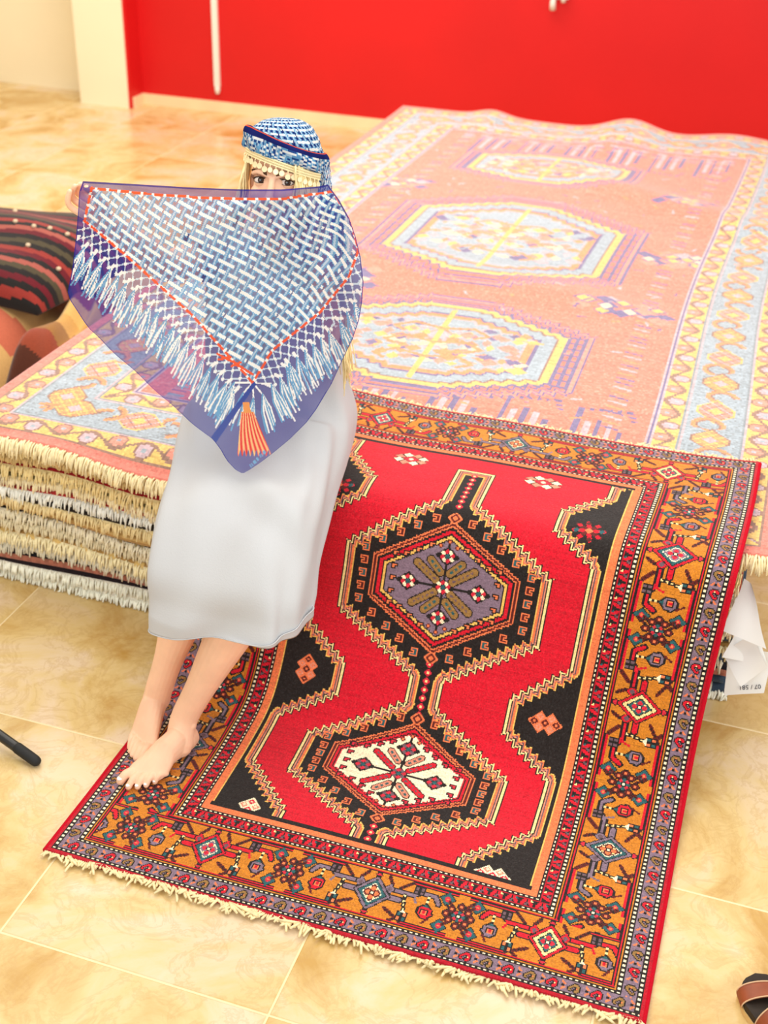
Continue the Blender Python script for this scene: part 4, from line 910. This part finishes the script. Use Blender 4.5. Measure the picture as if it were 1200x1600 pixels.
def weave(a, b, cell=11.0, base=NAVY, balpha=.62):   # interlaced printed cords
    out = np.zeros(a.shape+(4,)); out[..., :3] = base; out[..., 3] = balpha
    fa, fb = a/cell, b/cell; i, j = np.floor(fa).astype(int), np.floor(fb).astype(int); ra, rb = fa-i, fb-j
    A_ = rb < .54; B_ = ra < .50; over = ((i+j) % 3) < 2
    tone_a = np.where((np.abs(rb-.25) < .19)[..., None], WHT, SKY); tone_b = np.where((np.abs(ra-.2) < .10)[..., None], SKY*.6+WHT*.4, SKY*.75+BLUE*.25)
    pa = A_ & (~B_ | over); pb = B_ & (~A_ | ~over)
    pa &= ~(((i-j) % 3 == 0) & ~B_ & (ra > .8)); 
    out[pb, :3] = tone_b[pb]; out[pb, 3] = .86; out[pa, :3] = tone_a[pa]; out[pa, 3] = .92
    return out
scarf = empty('headscarf', tuple(np.round(at(380, 735, 2.86), 3))); tag(scarf, 'sheer blue scarf printed with woven cords and tassels, wrapped on the head and held up', 'scarf')
# veil
NP_, NQ = 300, 300
qv = np.array([283, 300, 330, 370, 420, 445, 456, 470, 515, 560, 600, 635, 660, 685, 705, 722, 734, 739]); lv = np.array([130, 124, 122, 119, 113, 108, 106, 110, 140, 188, 232, 270, 299, 330, 346, 357, 368, 377.])
qr = np.array([283, 292, 310, 340, 370, 400, 440, 470, 500, 530, 550, 600, 640, 660, 685, 705, 722, 734, 739]); rv = np.array([512, 517, 530, 546, 556, 563, 568, 566, 561, 551, 541, 518, 494, 479, 454, 430, 408, 390, 381.])
V0 = np.linspace(0, 1, NQ+1); U0 = np.linspace(0, 1, NP_+1); Q0 = 284+V0*(739-284)
Lp = np.interp(Q0, qv, lv)+1.2*np.sin(Q0/9.)*smooth(480, 520, Q0)*(1-smooth(700, 739, Q0)); Rp = np.interp(Q0, qr, rv)
PX = Lp[:, None]+(Rp-Lp)[:, None]*U0[None]; QX = Q0[:, None]+np.zeros_like(PX)
sag = np.interp(PX, [130, 200, 300, 380, 440, 500, 517], [-1, 3, 9, 12, 12, 7, 3]); QX = QX+sag*(1-V0[:, None])**6
DD = 2.745+(QX-290)/450*.125+.16*smooth(470, 575, PX)**1.5-.02*smooth(300, 440, PX)*(1-smooth(300, 420, QX))
ang = np.arctan2(QX-280, 525-PX); dist = np.hypot(QX-280, 525-PX)
DD += .010*np.sin(ang*15)*smooth(20, 90, dist)*(1-smooth(200, 330, dist))+.006*np.sin(dist/16-ang*3)*np.exp(-((dist-150)/70)**2)*smooth(.2, .7, ang)
DD += .006*np.sin(PX/17.+QX/60.)*smooth(330, 520, QX)+.005*np.sin(QX/14.)*(1-smooth(120, 170, PX))
# the hem is gathered round the gripping hand
grip = np.exp(-((PX-134)/22)**2-((QX-300)/26)**2); DD += .010*grip*np.sin(QX/3.)*.4
VG = CAM+rt*((PX-600)/F_PX*DD)[..., None]+dn*((QX-800)/F_PX*DD)[..., None]+fw*DD[..., None]
pc, qc = (PX[:-1, :-1]+PX[1:, 1:])/2, (QX[:-1, :-1]+QX[1:, 1:])/2
main = np.array([(143, 294), (132, 345), (200, 402), (300, 492), (395, 598), (425, 548), (500, 488), (545, 432), (560, 392), (549, 345), (520, 299), (440, 311), (330, 310), (230, 303)], float)
# warp the print along the drape
wx = pc+6*np.sin(qc/40.)+smooth(430, 560, pc)*10*np.sin(qc/23.); wy = qc+8*np.sin(pc/55.)+10*smooth(430, 560, pc)*np.sin(pc/19.+qc/31.)
ca_, sa_ = math.cos(.52), math.sin(.52)
colr = weave(wx*ca_+wy*sa_, -wx*sa_*1.05+wy*ca_*.9, 12.5, np.array(lin((50, 68, 150))), .52)
gap = colr[..., 3] < .6; dens = .2*(1-smooth(330, 420, qc))*smooth(240, 380, pc)+.22*smooth(440, 520, pc)*(1-smooth(400, 470, qc)); colr[..., 3] = np.where(gap, colr[..., 3]+dens, colr[..., 3])
inn = inside(main, pc, qc)
best = np.full(pc.shape, 1e9); arc = np.zeros(pc.shape); run = 0; seg_id = np.zeros(pc.shape, int)
for q in range(len(main)):
    (x0, y0), (x1, y1) = main[q], main[(q+1) % len(main)]
    d, t = segd(pc, qc, x0, y0, x1, y1); k = d < best; best = np.where(k, d, best); arc = np.where(k, t+run, arc); seg_id = np.where(k, q, seg_id); run += math.hypot(x1-x0, y1-y0)
fr = ~inn; colr[fr] = np.r_[VIO, .66]
lowr = fr & (seg_id >= 1) & (seg_id <= 8) & ~((np.hypot(pc-395, qc-598) < best+1.0) & (qc > 598))
# knotted net, then tassels of white and blue threads hanging from it
n1, n2 = (arc+best*.8)/17., (arc-best*.8)/17.
net = lowr & (best < 34) & ((np.abs(n1-np.round(n1)) < .085) | (np.abs(n2-np.round(n2)) < .085)); colr[net] = np.r_[SKY*.45+WHT*.55, .9]
knot = lowr & (best < 36) & (np.abs(n1-np.round(n1)) < .17) & (np.abs(n2-np.round(n2)) < .17); colr[knot] = np.r_[WHT, .92]
def stroke(pts, w0, c):
    for (x0, y0), (x1, y1) in zip(pts[:-1], pts[1:]):
        i0, i1 = np.searchsorted(Q0, [min(y0, y1)-16, max(y0, y1)+16]); i0 = max(0, min(i0, NQ-1)); i1 = min(NQ, i1)
        if i1 <= i0: continue
        d_, t_ = segd(pc[i0:i1], qc[i0:i1], x0, y0, x1, y1); k_ = (d_ < w0) & fr[i0:i1]; colr[i0:i1][k_] = c
r4 = random.Random(5)
for q in range(1, 8):
    (x0, y0), (x1, y1) = main[q], main[q+1]; ln_ = math.hypot(x1-x0, y1-y0); nx, ny = (y1-y0)/ln_, -(x1-x0)/ln_
    if nx*0+ny*1 < 0: nx, ny = -nx, -ny
    left = q <= 3
    for k in range(max(1, int(ln_/16))):
        t = (k+.5)/max(1, int(ln_/16)); kx, ky = x0+(x1-x0)*t+nx*32, y0+(y1-y0)*t+ny*32
        stroke([(kx-nx*8, ky-ny*8), (kx, ky)], 2.6, np.r_[WHT, .94])
        for th_ in range(8):
            sp_a = (th_-3.5)*2.9+r4.gauss(0, 1.2); L_ = r4.uniform(44, 62); dx, dy = (-.42, .90) if left else (.40, .92); sx_, sy_ = -dy, dx
            mid_ = (kx+dx*L_*.45+sx_*sp_a*.75, ky+dy*L_*.45+sy_*sp_a*.75+2); end_ = (kx+dx*L_+sx_*sp_a+r4.gauss(0, 2), ky+dy*L_+sy_*sp_a)
            stroke([(kx, ky), mid_, end_], 1.25, np.r_[(WHT if th_ % 2 == 0 else SKY*.8+BLUE*.2), .93])
for kx, ky, dx, dy in ((366, 598, -.42, .9), (380, 614, -.30, .95), (396, 622, -.12, .99), (410, 616, .25, .96), (424, 600, .36, .93)):
    stroke([(395, 598), (kx, ky)], 1.3, np.r_[WHT, .94])
    for th_ in range(8):
        sp_a = (th_-3.5)*2.6+r4.gauss(0, 1.2); L_ = r4.uniform(46, 62); sx_, sy_ = -dy, dx
        stroke([(kx, ky), (kx+dx*L_*.45+sx_*sp_a*.75, ky+dy*L_*.45+sy_*sp_a*.75+2), (kx+dx*L_+sx_*sp_a+r4.gauss(0, 2), ky+dy*L_+sy_*sp_a)], 1.25, np.r_[(WHT if th_ % 2 == 0 else SKY*.8+BLUE*.2), .93])
cord = best < 2.0; colr[cord] = np.r_[CORD, .95]; colr[cord & (np.abs((arc/18.) % 1-.5) < .12)] = np.r_[WHT, .95]
# darker mitre seam, knotted bow and big coral tassel at the point
d, t = segd(pc, qc, 397, 600, 333, 688); colr[(d < 3.0+t*.025)] = np.r_[np.array(lin((30, 62, 160))), .85]
for (x0, y0, x1, y1) in ((340, 553, 365, 566), (342, 562, 360, 558), (365, 566, 395, 585), (362, 572, 376, 566)):
    d, t = segd(pc, qc, x0, y0, x1, y1); colr[d < 1.8] = np.r_[CORD, .95]
tv = (qc-628)/80.; cxl = 384+10*tv; hwid = np.where(tv < .2, 5+4*np.abs(tv), 6+20*np.clip(tv, 0, 1)); ti = (tv > 0) & (tv < 1+.06*np.sin(pc)) & (np.abs(pc-cxl-tv*3) < hwid)
tn = np.sin((pc-cxl)/hwid*21+1.5*np.sin(qc/17.)); colr[ti] = np.r_[np.array(lin((246, 122, 108))), .95]; colr[ti & (tn > .45)] = np.r_[np.array(lin((252, 206, 140))), .95]; colr[ti & (tn < -.7)] = np.r_[np.array(lin((226, 60, 44))), .95]; colr[ti & (tv < .22)] = np.r_[np.array(lin((240, 158, 90))), .95]
# small pale lettering beside the point
for k, gl in enumerate(('101', '111', '110', '101', '111')):
    bx, by = 393+5.0*k, 730-5.2*k
    for j, on in enumerate(gl):
        if on == '1': d, t = segd(pc, qc, bx+1.3*j, by-1.0*j, bx+1.3*j-2.6, by-1.0*j-3.6); colr[d < .75] = np.r_[SKY, .85]
# rolled outer hem
edge = np.minimum(np.minimum(pc-Lp[:-1, None], Rp[:-1, None]-pc), 9+0*pc) < 1.8; edge |= np.arange(NQ)[:, None] < 2; colr[edge] = np.r_[np.array(lin((44, 44, 140))), .9]
P_v = np_mesh('veil', VG.reshape(-1, 3), grid_quads(NQ+1, NP_+1)[:, ::-1], colr.reshape(-1, 4)); under(link('veil', P_v, M_SHEER), scarf)
# wrap on the crown
def rimz(x, y): return .046-.26*x-.06*(y-.01)
n, m = 90, 190; s = np.linspace(0, 1, n); ph = np.arange(m)/m*2*math.pi; Sg, Pg = np.meshgrid(s, ph, indexing='ij')
cr = np.cos(Sg*math.pi/2)**.72; xr = .090*np.cos(Pg)*cr; yr = .014+.106*np.sin(Pg)*cr; rz = rimz(.090*np.cos(Pg), .106*np.sin(Pg)); zr = rz*(1-np.sin(Sg*math.pi/2))+.138*np.sin(Sg*math.pi/2)
low_back = smooth(.2, .9, np.sin(Pg)); zr -= .09*low_back*(1-Sg)**2
rip = 1+.018*np.sin(Pg*3+Sg*9)+.012*np.sin(Sg*30+Pg*2); xr *= rip; yr = .014+(yr-.014)*rip
V = HW(np.stack([xr, yr, zr], -1).reshape(-1, 3)); Q = grid_quads(n, m, 0, True)
pa_ = (np.degrees(Pg[:-1])*1.25); sb_ = Sg[:-1]*110; cw = weave(pa_*.85+sb_*.5, sb_-pa_*.12, 11.25, NAVY, 1.0); cw[..., 3] = 1.0
cw[((sb_ > 22) & (sb_ < 25))] = np.r_[CORD, 1]
under(link('head_wrap', np_mesh('head_wrap', V, Q[:, ::-1], cw.reshape(-1, 4)), M_SHEER), scarf)
# twisted band round the brow
n, m = 28, 200; c_ = np.arange(n)/n*2*math.pi; ph = np.arange(m)/m*2*math.pi; Cg, Pg = np.meshgrid(c_, ph, indexing='xy')
rx, ry = .088, .104; bx, by = rx*np.cos(Pg), ry*np.sin(Pg); tw = .004*np.sin(Pg*5+Cg*2)+.003*np.sin(Pg*11-Cg)
thk = .0085+tw*.8; hgt = .024*(1+.15*np.sin(Pg*2)); xo = np.cos(Pg)*thk*np.cos(Cg); yo = np.sin(Pg)*thk*np.cos(Cg); zo = hgt*np.sin(Cg)
kn = np.exp(-((np.abs((Pg-math.pi*1.07+math.pi) % (2*math.pi)-math.pi))/.16)**2); xo *= 1+.9*kn; yo *= 1+.9*kn
V = HW(np.stack([bx+xo, by+.014+yo, rimz(bx, by)+.020+zo-.05*smooth(.2, .9, np.sin(Pg))], -1).reshape(-1, 3)); Q = []
Q = np.concatenate([np.stack([i*n+np.arange(n), i*n+(np.arange(n)+1) % n, ((i+1) % m)*n+(np.arange(n)+1) % n, ((i+1) % m)*n+np.arange(n)], -1) for i in range(m)])
cb = weave(np.degrees(Pg)*1.1+18*np.sin(Cg*1.0+Pg*3), np.degrees(Cg)*.42+14*np.sin(Pg*4), 11.0, BLUE*.6+NAVY*.4, 1.0); cb[..., 3] = 1
cb[(Cg > .42) & (Cg < 2.6)] = np.r_[np.array(lin((36, 44, 110))), 1]; cb[(Cg > .98) & (Cg < 1.22)] = np.r_[CORD, 1]
under(link('brow_band', np_mesh('brow_band', V, Q, cb.reshape(-1, 4)), M_SHEER), scarf)
# tail of the wrap coming down behind the cheek to the veil
tp = spline([HW((.084, .01, .05)), HW((.097, -.005, .0)), HW((.104, -.012, -.05)), at(522, 345, 2.92), at(524, 420, 2.97), at(515, 500, 3.02)], 14); k = len(tp); rows = []; cols_t = []
for i, p in enumerate(tp):
    w = np.interp(i/(k-1), [0, .3, .6, 1], [.02, .02, .028, .03]); th = np.linspace(-1, 1, 40)
    rows.append([p+rt*w*t+fw*(.022*t*t+.006*math.sin(t*9+i*.15))+dn*.004*math.sin(t*5) for t in th])
rows = np.array(rows); ii, jj = np.meshgrid(np.arange(k-1), np.arange(39), indexing='ij'); ct = weave(ii*3.2+jj*1.4, jj*2.6-ii*1.0, 10.5, NAVY, .9)
under(link('wrap_tail', np_mesh('wrap_tail', rows.reshape(-1, 3), grid_quads(k, 40), ct.reshape(-1, 4)), M_SHEER), scarf)
# --- coin headband under the wrap
band = MB(); bp = []
for t in np.radians(np.linspace(188, 352, 60)):
    x, y = .0905*math.cos(t), .014+.1065*math.sin(t); bp.append((x, y, rimz(x, y-.014)-.004))
bp = np.array(bp)
for off, r in ((0, .0022), (-.006, .0016), (-.011, .002)): band.tube(HW(bp+np.array([0, 0, off])), r, 6)
for i in range(0, 59): a, b = (bp[i], bp[i+1]); band.tube(HW([a+np.array([0, 0, -.001]), b+np.array([0, -.0005, -.010])]), .0011, 4); band.tube(HW([b+np.array([0, 0, -.001]), a+np.array([0, -.0005, -.010])]), .0011, 4)
hb = P(band.build('coin_headband', M_CHAIN)); hb['label'] = 'pale gold chain headband with hanging coins'
for i in range(2, 58, 3):
    p = bp[i]; dl = .004+.005*rnd.random(); t = np.array([0, 0, 1.]); o = p+np.array([0, 0, -.011]); nrm = np.array([p[0], p[1]-.014, 0]); nrm /= np.linalg.norm(nrm); e = o+np.array([0, 0, -dl])+nrm*.003
    m = MB(); m.tube(HW([o, (o+e)/2+nrm*.002, e]), .0011, 5); tgx = np.array([-nrm[1], nrm[0], 0]); r = .0058+.0012*rnd.random(); cc = e-np.array([0, 0, r])
    ring = [np.array([cc+nrm*zz+r*q*(math.cos(a)*tgx+math.sin(a)*np.array([0, 0, 1.])) for a in np.arange(16)/16*2*math.pi]) for zz, q in ((-.0006, .8), (-.0006, 1), (.0006, 1), (.0009, .85), (.0004, .8), (.0004, .1))]
    m.loft([HW(q) for q in ring]); co = m.build('coin', M_COIN, sm=False); co.parent = hb
